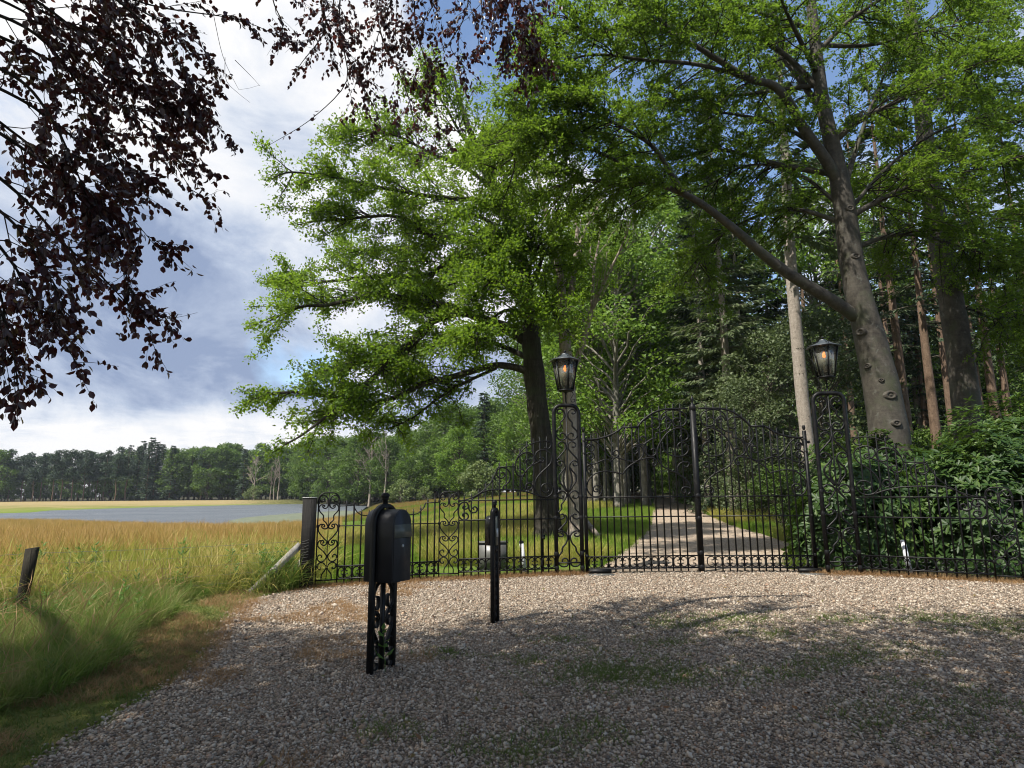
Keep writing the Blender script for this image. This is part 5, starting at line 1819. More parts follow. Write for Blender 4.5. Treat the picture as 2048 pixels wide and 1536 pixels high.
def build_beech():
    D = 15.6
    b = at(1778, 905, D)
    b[2] = tz(b[0], b[1])
    root = empty('beech_tree', b, 0, 'big grey beech with branch scars, rising from the rhododendrons behind the right lantern', 'tree')
    foot = at(1790, 1000, D)
    foot[2] = b[2] - 0.2
    tp = [(1786, 960), (1782, 905), (1776, 850), (1764, 780), (1748, 710), (1730, 640), (1714, 580), (1702, 520), (1695, 460), (1688, 410), (1676, 345), (1662, 280), (1647, 215), (1636, 140), (1628, 60), (1618, -30), (1606, -130), (1590, -260)]
    P = px_path([(x, y, D) for x, y in tp])
    P = np.vstack([foot, P])
    r = np.array([116, 88, 82, 77, 71, 63, 57, 53, 50, 47, 44, 39, 34, 31, 28, 25, 21, 16, 8]) / 2 * D / 1320
    link('trunk', trunk_mesh('trunk', local(P, b), r, BARK_BEECH, 24, 7, 0.8, 0.025, 2), None, root)
    for x, y, rr in ((1712, 668, .11), (1762, 795, .13), (1700, 520, .10), (1690, 425, .10), (1726, 735, .08), (1746, 765, .06), (1772, 850, .10)):
        k = int(np.argmin([abs(y - q[1]) for q in tp])) + 1
        cc = at(x, y, D)
        ctr = P[k]
        rad = r[k]
        dx = np.clip((cc[0] - ctr[0]) / rad, -0.85, 0.85)
        n = np.array([dx, -math.sqrt(1 - dx * dx), 0.0])
        c0 = np.array([ctr[0] + 0 * dx, D, cc[2]]) + n * rad * 0.97
        knot(root, tuple(local(c0, b)), tuple(n), rr)
    limbs = [
        ([(1720, 640), (1660, 598), (1590, 556), (1530, 512), (1480, 468), (1420, 420), (1368, 388), (1300, 366), (1230, 371), (1180, 360), (1105, 374)], 0, -1.6, 0.17),
        ([(1368, 388), (1340, 345), (1312, 300), (1270, 268), (1210, 240), (1130, 222)], -1.1, -2.4, 0.08),
        ([(1680, 370), (1648, 315), (1605, 255), (1578, 205), (1545, 170), (1500, 158), (1440, 122), (1392, 92), (1340, 58), (1296, 5), (1262, -60)], 0, -2.2, 0.16),
        ([(1392, 92), (1330, 62), (1270, 44), (1225, 62), (1170, 60), (1120, 20)], -1.6, -2.6, 0.07),
        ([(1500, 158), (1400, 130), (1290, 120), (1180, 110), (1095, 145), (1040, 215)], -1.0, -2.4, 0.06),
        ([(1300, 366), (1210, 310), (1120, 285), (1050, 300), (985, 345)], -1.3, -2.6, 0.045),
        ([(1270, 268), (1190, 230), (1100, 235), (1030, 290)], -1.8, -2.6, 0.045), ([(1225, 62), (1150, 60), (1100, 90), (1075, 160)], -2.2, -2.6, 0.045),
        ([(1690, 372), (1712, 300), (1735, 230), (1765, 160), (1800, 60)], 0, 1.5, 0.08),
        ([(1662, 290), (1720, 240), (1800, 200), (1900, 150), (2050, 110)], 0, -1.2, 0.09),
        ([(1690, 440), (1760, 400), (1850, 360), (1950, 340), (2080, 300)], 0, -1.0, 0.09),
        ([(1650, 230), (1570, 120), (1500, 40), (1440, -60)], 0, 1.8, 0.10),
        ([(1676, 350), (1560, 330), (1440, 300), (1330, 320), (1240, 300)], 0, 1.6, 0.09),
        ([(1640, 180), (1540, 90), (1400, 60), (1290, 110), (1180, 160)], 0, 0.6, 0.09),
        ([(1632, 110), (1700, 40), (1800, -20), (1900, -30)], 0, -1.0, 0.08),
        ([(1636, 150), (1580, 40), (1540, -60)], 0, -2.2, 0.08),
        ([(1694, 450), (1600, 420), (1520, 430), (1430, 480), (1380, 560)], 0, 1.5, 0.07),
        ([(1698, 500), (1790, 470), (1880, 480), (1990, 520)], 0, 1.4, 0.07),
        ([(1690, 420), (1600, 350), (1500, 330), (1400, 380)], 0, 1.0, 0.06),
        ([(1670, 320), (1580, 260), (1480, 230), (1380, 220), (1290, 200)], 0, 0.8, 0.07),
        ([(1690, 430), (1780, 330), (1880, 260), (1990, 230)], 0, 1.2, 0.06),
        ([(1640, 170), (1480, 190), (1330, 210), (1200, 300)], 0, 2.2, 0.07),
        ([(1628, 60), (1500, 20), (1380, -10), (1240, 20)], 0, -0.8, 0.07),
        ([(1630, 90), (1740, 90), (1860, 60), (2000, 40)], 0, 2.0, 0.07),
    ]
    LP = []
    for i, (c, d0, d1, rr) in enumerate(limbs):
        n = len(c)
        q = smooth_path(px_path([(x, y, D + d0 + (d1 - d0) * j / (n - 1)) for j, (x, y) in enumerate(c)]), 6)
        V, F = tube(local(q, b), np.linspace(rr, 0.02 if rr > 0.1 else 0.012, len(q)), 9)
        link('limb', mesh_np('limb', V, F, True), BARK_BEECH, root)
        if i in (0, 2):          # the two great limbs are bare along their lower part
            q = q[int(len(q) * (0.5 if i == 0 else 0.3)):]
        LP.append(resample(q, 40))
    LP = np.array(LP)
    S1 = thin(sprout(LP, 32, 0.14, 0.97, 2.0, 0.95, -0.05, 0.75, -0.22, 6, 0.10, 0.35), LP, 32, 5.0)
    S2 = sprout(S1, 8, 0.15, 1.0, 0.85, 0.75, -0.03, 0.8, -0.12, 5, 0.10, 0.4)
    link('branches', twig_mesh('branches', [(local(S1, b), 0.018, 0.005, 5), (local(S2, b), 0.006, 0.0025, 3)], TWIG), None, root, 'stuff')
    p, ax, nr = leaf_frames(S2, 38, TR, 0.05, 1.0, 0.035, 0.6, 0.6, 0.1, 1.0, 0.42)
    link('crown', leaf_mesh('crown', local(p, b), ax, nr, TR.uniform(0.052, 0.092, len(p)), 0.62, LEAF_BEECH, 'quad', 0.2, 0.05), None, root, 'stuff')

    # its neighbour, the straight grey trunk to the right
    D = 18.5
    b = at(1940, 900, D)
    b[2] = tz(b[0], b[1])
    root = empty('beech_tree', b, 0, 'tall straight grey trunk at the right edge, rising out of the rhododendrons', 'tree')
    tp = [(1944, 900), (1934, 820), (1924, 740), (1910, 650), (1895, 560), (1880, 480), (1866, 400), (1856, 320), (1846, 240), (1836, 160), (1824, 60), (1812, -60), (1800, -200)]
    P = np.vstack([b - [0, 0, 0.2], px_path([(x, y, D) for x, y in tp])])
    P[0, 0] += 0.15
    r = np.array([74, 58, 53, 50, 48, 46, 43, 40, 37, 34, 30, 27, 20, 8]) / 2 * D / 1300
    link('trunk', trunk_mesh('trunk', local(P, b), r, BARK_BEECH, 18, 6, 0.8, 0.02, 5), None, root)
    limbs = [
        ([(1880, 480), (1960, 430), (2060, 420), (2180, 440)], 0, 0.8, 0.06), ([(1866, 400), (1780, 350), (1700, 380)], 0, 2.0, 0.05),
        ([(1856, 320), (1940, 270), (2050, 240), (2180, 230)], 0, 1.2, 0.07), ([(1846, 240), (1930, 150), (2020, 90), (2120, 60)], 0, 0.6, 0.07),
        ([(1836, 160), (1900, 60), (1970, -30)], 0, 1.5, 0.07), ([(1830, 110), (1760, 30), (1700, -60)], 0, 1.5, 0.06),
        ([(1895, 560), (1980, 540), (2080, 560), (2180, 600)], 0, 0.8, 0.05), ([(1850, 280), (1960, 330), (2080, 330)], 0, 1.5, 0.05),
        ([(1840, 200), (1960, 190), (2090, 150)], 0, 1.8, 0.05), ([(1824, 60), (1920, 10), (2040, -10)], 0, 1.0, 0.05),
        ([(1905, 620), (1980, 620), (2060, 660)], 0, -1.0, 0.04), ([(1870, 430), (1960, 480), (2070, 500)], 0, -1.0, 0.05),
    ]
    LP = []
    for i, (c, d0, d1, rr) in enumerate(limbs):
        n = len(c)
        q = smooth_path(px_path([(x, y, D + d0 + (d1 - d0) * j / (n - 1)) for j, (x, y) in enumerate(c)]), 6)
        V, F = tube(local(q, b), np.linspace(rr, 0.012, len(q)), 8)
        link('limb', mesh_np('limb', V, F, True), BARK_BEECH, root)
        LP.append(resample(q, 30))
    LP = np.array(LP)
    S1 = sprout(LP, 26, 0.12, 1.0, 1.9, 0.95, -0.03, 0.7, -0.2, 6, 0.10, 0.35)
    S2 = sprout(S1, 7, 0.15, 1.0, 0.9, 0.75, -0.03, 0.75, -0.12, 5, 0.10, 0.4)
    link('branches', twig_mesh('branches', [(local(S1, b), 0.018, 0.005, 5), (local(S2, b), 0.006, 0.0025, 3)], TWIG), None, root, 'stuff')
    p, ax, nr = leaf_frames(S2, 28, TR, 0.05, 1.0, 0.04, 0.6, 0.6, 0.1, 1.0, 0.42)
    link('crown', leaf_mesh('crown', local(p, b), ax, nr, TR.uniform(0.07, 0.115, len(p)), 0.62, LEAF_BEECH, 'quad', 0.2, 0.05), None, root, 'stuff')


# ------------------------------------------------------------------ the copper beech over the camera
def project(P):
    v = np.asarray(P, float) - CAM
    z = v @ FWD
    return np.stack([1024 + 1250 * (v @ RT) / np.where(np.abs(z) < 1e-6, 1e-6, z), 768 - 1250 * (v @ UPV) / np.where(np.abs(z) < 1e-6, 1e-6, z), z], -1)


def build_copper():
    b = np.array([-6.8, -1.8, 0.0])
    root = empty('copper_beech_tree', b, 0, 'copper beech overhead whose dark purple leafy twigs hang in at the top left', 'tree')
    P = np.array([(-6.8, -1.8, -0.2), (-6.75, -1.8, 1.5), (-6.7, -1.7, 4.0), (-6.6, -1.5, 7.5), (-6.5, -1.2, 11.5), (-6.4, -1.0, 15)])
    link('trunk', trunk_mesh('trunk', local(P, b), [0.62, 0.5, 0.44, 0.34, 0.22, 0.08], BARK_BEECH, 18, 6, 0.9, 0.03, 6), None, root)
    A = [
        ([(-90, -140, 3.6), (120, -60, 4.2), (300, 10, 4.6), (480, 40, 4.9), (590, 90, 5.1)], .5, 8),
        ([(-80, -60, 3.6), (120, 40, 4.1), (260, 100, 4.4), (380, 190, 4.7), (448, 268, 4.9)], 1, 14),
        ([(-80, 40, 3.6), (80, 110, 4.0), (200, 180, 4.3), (300, 260, 4.6), (395, 398, 4.8)], 1, 16),
        ([(-80, 140, 3.5), (60, 210, 3.9), (160, 290, 4.1), (235, 400, 4.3), (318, 500, 4.5)], 1, 16),
        ([(-70, 300, 3.4), (50, 400, 3.7), (130, 490, 3.9), (210, 560, 4.1), (306, 668, 4.3)], .8, 12),
        ([(-60, 420, 3.3), (20, 520, 3.6), (70, 600, 3.7), (100, 660, 3.8), (142, 706, 3.9)], .7, 10),
        ([(-50, 540, 3.2), (0, 620, 3.4), (25, 700, 3.5), (38, 785, 3.6)], .6, 8),
        ([(-80, -200, 3.8), (120, -80, 4.4), (280, 20, 4.7), (400, 90, 4.9), (438, 165, 5.0)], .9, 13),
        ([(-70, 220, 3.3), (90, 330, 3.7), (180, 420, 3.9), (240, 520, 4.1), (262, 585, 4.2)], .9, 12),
        ([(-90, 0, 3.4), (60, 60, 3.7), (150, 160, 3.9), (220, 300, 4.1), (300, 400, 4.3)], 1, 16),
        ([(-90, -100, 3.3), (40, -20, 3.6), (150, 60, 3.8), (240, 160, 4.0), (330, 220, 4.2)], 1, 16),
        ([(-90, 100, 3.2), (40, 160, 3.4), (110, 250, 3.5), (160, 360, 3.7), (200, 470, 3.8)], 1, 16),
        ([(-80, 360, 3.2), (30, 450, 3.4), (90, 540, 3.5), (130, 600, 3.6)], .8, 10),
        ([(-80, -170, 3.4), (80, -100, 3.7), (220, -10, 4.0), (330, 90, 4.2), (420, 230, 4.4)], 1, 16),
        ([(60, -120, 4.4), (180, -30, 4.7), (260, 60, 4.9), (320, 150, 5.1), (350, 260, 5.3)], 1, 15),
        ([(-90, 180, 3.9), (20, 260, 4.2), (100, 330, 4.4), (150, 440, 4.6), (180, 520, 4.7)], 1, 14),
        ([(-90, -40, 4.2), (60, 30, 4.6), (200, 130, 4.9), (280, 240, 5.1), (360, 300, 5.3)], 1, 15),
        ([(-60, 480, 3.6), (-10, 560, 3.7), (10, 640, 3.8), (5, 740, 3.9)], .6, 8),
    ]
    B = [
        ([(672, -120, 6.2), (668, 20, 6.2), (690, 110, 6.2), (690, 170, 6.2), (620, 240, 6.2), (535, 292, 6.1)], .6, 11),
        ([(690, -120, 6.3), (680, 60, 6.3), (720, 160, 6.3), (755, 230, 6.3), (768, 300, 6.3)], .9, 14),
        ([(830, -120, 6.4), (830, 40, 6.4), (850, 120, 6.4), (868, 190, 6.4), (882, 285, 6.4)], .9, 12),
        ([(960, -120, 6.2), (930, 30, 6.2), (900, 90, 6.2), (935, 140, 6.2)], .8, 9),
        ([(1030, -140, 6.0), (1030, 20, 6.0), (1052, 90, 6.0), (1038, 165, 6.0)], 1, 14),
        ([(1062, -120, 6.1), (1068, 20, 6.1), (1070, 80, 6.1), (1072, 140, 6.1)], .8, 10),
        ([(560, -120, 5.6), (545, -10, 5.6), (565, 50, 5.6), (555, 110, 5.6)], .5, 6),
        ([(740, -120, 6.6), (760, 60, 6.6), (800, 150, 6.6), (826, 230, 6.6), (840, 345, 6.6)], .9, 13),
        ([(990, -140, 5.8), (1005, -20, 5.8), (1020, 60, 5.8), (1010, 110, 5.8)], 1, 12),
        ([(620, -120, 5.9), (640, -10, 5.9), (650, 60, 5.9), (600, 130, 5.9), (575, 180, 5.9)], .6, 8),
        ([(780, -140, 6.0), (790, -30, 6.0), (760, 60, 6.0), (735, 130, 6.0)], .8, 10),
        ([(890, -140, 5.9), (880, -30, 5.9), (850, 40, 5.9), (810, 90, 5.9)], .8, 10),
        ([(940, -140, 6.0), (960, -40, 6.0), (965, 40, 6.0), (975, 95, 6.0)], .8, 8),
    ]
    paths = []
    for L, w, k in A + B:
        q = smooth_path(px_path(L), 6)
        paths.append((resample(q, 24), w, k, L[0][2] > 5.5))
    # limbs carry the hanging twigs back to the trunk, above the picture
    ends_a = np.mean([p[0] for p, w, k, f in paths if not f], 0)
    ends_b = np.mean([p[0] for p, w, k, f in paths if f], 0)
    mains = [[(-6.6, -1.6, 4.6), (-6.2, 0.2, 5.6), (-5.0, 2.0, 5.9), tuple(ends_a + [-0.2, 0, 0.5])],
             [(-6.5, -1.3, 7.2), (-5.0, 1.4, 8.4), (-3.2, 3.9, 8.6), tuple(ends_b + [-0.3, -0.2, 0.5]), tuple(ends_b + [1.4, 0.1, 0.4])],
             [(-6.5, -1.2, 9.0), (-4.0, -0.8, 10.2), (-1.0, -0.2, 10.6), (2.5, 0.6, 10.4)], [(-6.6, -1.5, 8.0), (-8.0, 1.2, 9.2), (-10, 3.6, 9.5), (-12, 5, 9.2)],
             [(-6.5, -1.2, 10.5), (-6.0, -4.0, 11.5), (-5.0, -7.0, 11.5)], [(-6.5, -1.2, 8.5), (-4, 2, 9.6), (-2.5, 3.8, 10.0), (-1.0, 4.5, 10.2)]]
    for m in mains:
        q = smooth_path(m, 6)
        V, F = tube(local(q, b), np.linspace(0.15, 0.04, len(q)), 9)
        link('limb', mesh_np('limb', V, F, True), BARK_BEECH, root)
    # stems from the limbs to each twig
    tw, tips, lp, lax, lnr = [], [], [], [], []
    for p, w, k, f in paths:
        M = np.array(mains[1 if f else 0], float)
        M = smooth_path(M, 8)
        j = int(np.argmin(np.linalg.norm(M - p[0], axis=1)))
        stem = smooth_path([M[j], (M[j] + p[0]) / 2 + [0, 0, 0.15], p[0]], 6)
        tw.append((resample(stem, 8)[None], 0.018, 0.010, 5))
        tw.append((p[None], 0.010 + 0.003 * w, 0.0022, 5))
        S1 = sprout(p[None], k, 0.10, 0.98, 0.60, 0.62, -0.04, 0.0, -0.08, 6, 0.12, 0.70)
        S2 = sprout(S1, 3, 0.2, 0.95, 0.30, 0.6, -0.05, 0.0, -0.05, 4, 0.12, 0.4)
        tw.append((S1, 0.0042, 0.0015, 4))
        tw.append((S2, 0.0022, 0.0011, 3))
        for Q, n in ((p[None, 6:], 16), (S1, int(5 + 8 * w)), (S2, int(3 + 6 * w))):
            a, c, d = leaf_frames(Q, n, TR, 0.15, 1.0, 0.012, 0.5, 0.6, 0.75, 0.45, 0.75)
            lp.append(a), lax.append(c), lnr.append(d)
    # a bare hanging twig
    for L in ([(425, 20, 4.9), (445, 110, 4.9), (470, 165, 4.9), (480, 180, 4.9), (520, 170, 4.9)], [(470, 120, 4.9), (500, 150, 4.9), (520, 172, 4.9)], [(450, 115, 4.9), (452, 160, 4.9), (475, 185, 4.9), (500, 205, 4.9)]):
        tw.append((resample(smooth_path(px_path(L), 5), 12)[None], 0.0028, 0.001, 4))
    link('branches', twig_mesh('branches', [(local(q, b), r0, r1, n) for q, r0, r1, n in tw], TWIG), None, root, 'stuff')
    p, ax, nr = np.concatenate(lp), np.concatenate(lax), np.concatenate(lnr)
    sz = TR.uniform(0.036, 0.064, len(p))
    # the leaves that show largest are single parts, the rest one mass
    pr = project(p)
    vis = (pr[:, 2] > 0) & (pr[:, 0] > 10) & (pr[:, 0] < 1080) & (pr[:, 1] > 10) & (pr[:, 1] < 800)
    score = np.where(vis, sz / np.maximum(pr[:, 2], 0.1), 0) * (0.6 + 0.4 * np.abs((unit(nr) * unit(p - CAM)).sum(1)))
    top = np.argsort(-score)[:300]
    one = leaf_mesh('leaf', np.zeros((1, 3)), np.array([[0, 1.0, 0]]), np.array([[0, 0, 1.0]]), 1.0, 0.68, LEAF_COPPER, 'oval', 0.25, 0.12)
    for i in top:
        a = unit(ax[i])
        s = unit(np.cross(nr[i], a))
        u = np.cross(a, s)
        # columns: x = -side, y = axis, z = up  (template: axis +y, normal +z, side = n x a)
        o = link('leaf', one, None, root)
        m = Matrix(((-s[0], a[0], u[0], 0), (-s[1], a[1], u[1], 0), (-s[2], a[2], u[2], 0), (0, 0, 0, 1)))
        if m.determinant() < 0:
            m = Matrix(((s[0], a[0], u[0], 0), (s[1], a[1], u[1], 0), (s[2], a[2], u[2], 0), (0, 0, 0, 1)))
        o.matrix_local = Matrix.Translation(Vector(p[i] - b)) @ m @ Matrix.Scale(float(sz[i]), 4)
    keep = np.ones(len(p), bool)
    keep[top] = False
    link('hanging_leaves', leaf_mesh('hanging_leaves', local(p[keep], b), ax[keep], nr[keep], sz[keep], 0.68, LEAF_COPPER, 'oval', 0.25, 0.12), None, root, 'stuff')
    # the rest of the crown spreads over the forecourt, above and behind the camera
    nc = 2500
    C = np.c_[TR.uniform(-12.5, 5.0, nc), TR.uniform(-9, 4.8, nc), TR.uniform(7.4, 12.5, nc)]
    gx, gy = C[:, 0] + 0.497 * C[:, 2], C[:, 1] + 0.417 * C[:, 2]      # where its shade lands
    edge = np.interp(gx, [-6, -4.2, -2.0, 12], [6.6, 7.0, 8.4, 8.6]) + 0.4 * np.sin(gx * 1.3)
    C = C[TR.uniform(0, 1, nc) < np.clip((edge - gy) / 2.8, 0, 1)]
    q = project(C)
    m = 230
    bad = (q[:, 2] > 0.3) & (q[:, 0] > -m) & (q[:, 0] < 2048 + m) & (q[:, 1] > -m * 1.1) & (q[:, 1] < 1536)
    C = C[~bad]
    n = 90
    L = (C[:, None] + TR.normal(0, 1, (len(C), n, 3)) * [0.42, 0.42, 0.16]).reshape(-1, 3)
    ax = unit(TR.normal(size=L.shape) * [1, 1, 0.4])
    nr = np.array([0, 0, 1.0]) + TR.normal(0, 0.4, L.shape)
    link('crown', leaf_mesh('crown', local(L, b), ax, nr, TR.uniform(0.10, 0.15, len(L)), 0.68, LEAF_COPPER, 'quad', 0.2, 0.05), None, root, 'stuff')

# ------------------------------------------------------------------ woodland and far trees (shared kinds, copied)
def clump_crown(rng, centers, radii, n, size, flat=0.6, aspect=0.65, upn=0.7):
    k = len(centers)
    d = unit(rng.normal(size=(k, n, 3)))
    rr = rng.uniform(0.35, 1.0, (k, n, 1)) ** 0.6
    P = centers[:, None] + d * rr * radii[:, None, None] * np.array([1, 1, flat])
    ax = unit(rng.normal(size=P.shape) * [1, 1, 0.6] + d * 0.5)
    nr = d * 0.6 + np.array([0, 0, upn]) + rng.normal(0, 0.5, P.shape)
    P, ax, nr = P.reshape(-1, 3), ax.reshape(-1, 3), nr.reshape(-1, 3)
    return P, ax, nr, rng.uniform(0.7, 1.3, len(P)) * size


def broad_kind(seed, H, z0, R, leaf, nper, mat, bark, r0, size, clumps=70):
    rng = np.random.default_rng(seed)
    lean = rng.normal(0, 0.02, 2) * H
    zs = np.linspace(0, 1, 7)
    P = np.c_[lean[0] * zs ** 2 + rng.normal(0, 0.05, 7), lean[1] * zs ** 2 + rng.normal(0, 0.05, 7), zs * H * 0.93]
    P[0] = [0, 0, -0.3]
    tm = [trunk_mesh('trunk', P, r0 * (1 - zs * 0.9), bark, 10, 4, 0.6, 0.05, seed)]
    # limbs run out to the leaf clumps
    t = rng.uniform(0, 1, clumps)
    zc = z0 + (H - z0) * t
    prof = np.sin(np.pi * np.clip(0.12 + 0.86 * t, 0, 1)) ** 0.7
    a = rng.uniform(0, 6.283, clumps)
    rad = R * prof * rng.uniform(0.25, 1.05, clumps) ** 0.5
    C = np.c_[rad * np.cos(a) + np.interp(zc, P[:, 2], P[:, 0]), rad * np.sin(a) + np.interp(zc, P[:, 2], P[:, 1]), zc]
    zb = np.clip(zc - rad * 0.7 - 0.5, z0 * 0.6, H * 0.9)
    B = np.c_[np.interp(zb, P[:, 2], P[:, 0]), np.interp(zb, P[:, 2], P[:, 1]), zb]
    s = np.linspace(0, 1, 6)[None, :, None]
    L = B[:, None] * (1 - s) + C[:, None] * s
    L[..., 2] += np.sin(np.pi * s[..., 0]) * 0.12 * rad[:, None]
    L[:, 1:5] += rng.normal(0, 0.06 * R / 3, L[:, 1:5].shape)
    br = twig_mesh('branches', [(L, r0 * 0.28, r0 * 0.05, 5)], bark)
    cr = R * rng.uniform(0.20, 0.40, clumps)
    p, ax, nr, sz = clump_crown(rng, C, cr, nper, size)
    cm = leaf_mesh('crown', p, ax, nr, sz, 0.66, mat, 'quad', 0.25, 0.05)
    return [('trunk', tm[0]), ('branches', br), ('crown', cm)]


def spruce_kind(seed, H, z0, R, mat, bark, r0, size, whorls=26, per=7, k=34, gap=0.0):
    rng = np.random.default_rng(seed)
    zs = np.linspace(0, 1, 6)
    P = np.c_[rng.normal(0, 0.02, 6), rng.normal(0, 0.02, 6), zs * H]
    P[0] = [0, 0, -0.3]
    tr = trunk_mesh('trunk', P, r0 * (1 - zs * 0.93), bark, 10, 4, 0.5, 0.03, seed)
    Ls = []
    for w in range(whorls):
        t = w / (whorls - 1)
        z = z0 + (H * 0.985 - z0) * t
        n = max(3, int(per * (1 - 0.5 * t)))
        for i in range(n):
            if rng.uniform() < gap:
                continue
            a = rng.uniform(0, 6.283)
            ln = R * (1 - t) ** 0.75 * rng.uniform(0.65, 1.15) + 0.15
            s = np.linspace(0, 1, 6)
            dz = 0.18 * ln * s - 0.5 * ln * s ** 1.6 * (1 - 0.7 * t) + 0.18 * ln * s ** 4
            Ls.append(np.c_[ln * s * math.cos(a), ln * s * math.sin(a), z + rng.normal(0, 0.1) + dz])
    L = np.array(Ls)
    br = twig_mesh('branches', [(L, r0 * 0.13, 0.006, 4)], BARK_WOOD)
    ln = np.linalg.norm(L[:, -1] - L[:, 0], axis=1)
    t = rng.uniform(0.12, 1.0, (len(L), k))
    p, tan = along(L, t)
    side = unit(np.cross(tan, [0, 0, 1.0])) * rng.choice([-1, 1], (len(L), k, 1))
    ax = unit(tan * 0.8 + side * rng.uniform(0.2, 1.0, (len(L), k, 1)) + np.array([0, 0, -0.35]) + rng.normal(0, 0.2, p.shape))
    p = p + side * rng.uniform(0, 0.16, (len(L), k, 1)) * (1 - t[..., None]) * ln[:, None, None] * 0.8 + rng.normal(0, 0.04, p.shape)
    nr = np.array([0, 0, 1.0]) + rng.normal(0, 0.35, p.shape)
    n = len(L) * k
    cm = leaf_mesh('crown', p.reshape(-1, 3), ax.reshape(-1, 3), nr.reshape(-1, 3), rng.uniform(0.7, 1.3, n) * size, 0.34, mat, 'quad', 0.15, 0.12)
    return [('trunk', tr), ('branches', br), ('crown', cm)]


def pine_kind(seed, H, mat, bark, r0, size, nper=70, z0=0.5):
    rng = np.random.default_rng(seed)
    zs = np.linspace(0, 1, 6)
    P = np.c_[rng.normal(0, 0.15, 6), rng.normal(0, 0.15, 6), zs * H * 0.96]
    P[0] = [0, 0, -0.3]
    tr = trunk_mesh('trunk', P, r0 * (1 - zs * 0.85), bark, 8, 4, 0.3, 0.04, seed)
    k = 34
    t = np.sort(rng.uniform(0, 1, k))
    zc = H * (z0 + (0.99 - z0) * t)
    a = rng.uniform(0, 6.283, k)
    rad = H * 0.15 * (1 - 0.65 * t) * rng.uniform(0.3, 1.15, k)
    C = np.c_[rad * np.cos(a), rad * np.sin(a), zc]
    B = np.c_[np.zeros(k), np.zeros(k), zc - rad * 0.35]
    s = np.linspace(0, 1, 4)[None, :, None]
    L = B[:, None] * (1 - s) + C[:, None] * s
    br = twig_mesh('branches', [(L, r0 * 0.25, 0.02, 4)], bark)
    p, ax, nr, sz = clump_crown(rng, C, H * rng.uniform(0.05, 0.085, k), nper, size, 0.45, 0.4, 1.0)
    cm = leaf_mesh('crown', p, ax, nr, sz, 0.4, mat, 'quad', 0.2, 0.05)
    return [('trunk', tr), ('branches', br), ('crown', cm)]


def bare_kind(seed, H, r0, bark, spread=0.5, n1=9, lo=0.35):
    rng = np.random.default_rng(seed)
    zs = np.linspace(0, 1, 7)
    P = np.c_[np.cumsum(rng.normal(0, 0.10, 7)), np.cumsum(rng.normal(0, 0.10, 7)), zs * H]
    P[0] = [0, 0, -0.3]
    tr = trunk_mesh('trunk', P, r0 * (1 - zs * 0.92), bark, 8, 4, 0.3, 0.05, seed)
    T = resample(P, 20)[None]
    S1 = sprout(T, n1, lo, 0.98, H * 0.42, spread, 0.25, 0, 0.10, 7, 0.16, 0.45, rng)
    S2 = sprout(S1, 6, 0.25, 1, H * 0.15, 0.6, 0.15, 0, 0.05, 5, 0.18, 0.4, rng)
    S3 = sprout(S2, 4, 0.3, 1, H * 0.06, 0.6, 0.1, 0, 0, 4, 0.2, 0.4, rng)
    br = twig_mesh('branches', [(S1, r0 * 0.42, r0 * 0.10, 5), (S2, r0 * 0.16, r0 * 0.05, 4), (S3, r0 * 0.07, r0 * 0.03, 3)], bark)
    return [('trunk', tr), ('branches', br)]


def plant(parts, name, x, y, scale, rotz, label, cat, group=None, dz=0.0, zs=1.0):
    root = empty(name, (x, y, tz(x, y) + dz), rotz, label, cat, group)
    root.scale = (scale, scale, scale * zs)
    for nm, me in parts:
        link(nm, me, None, root, 'stuff' if nm in ('crown', 'branches') else None)
    return root


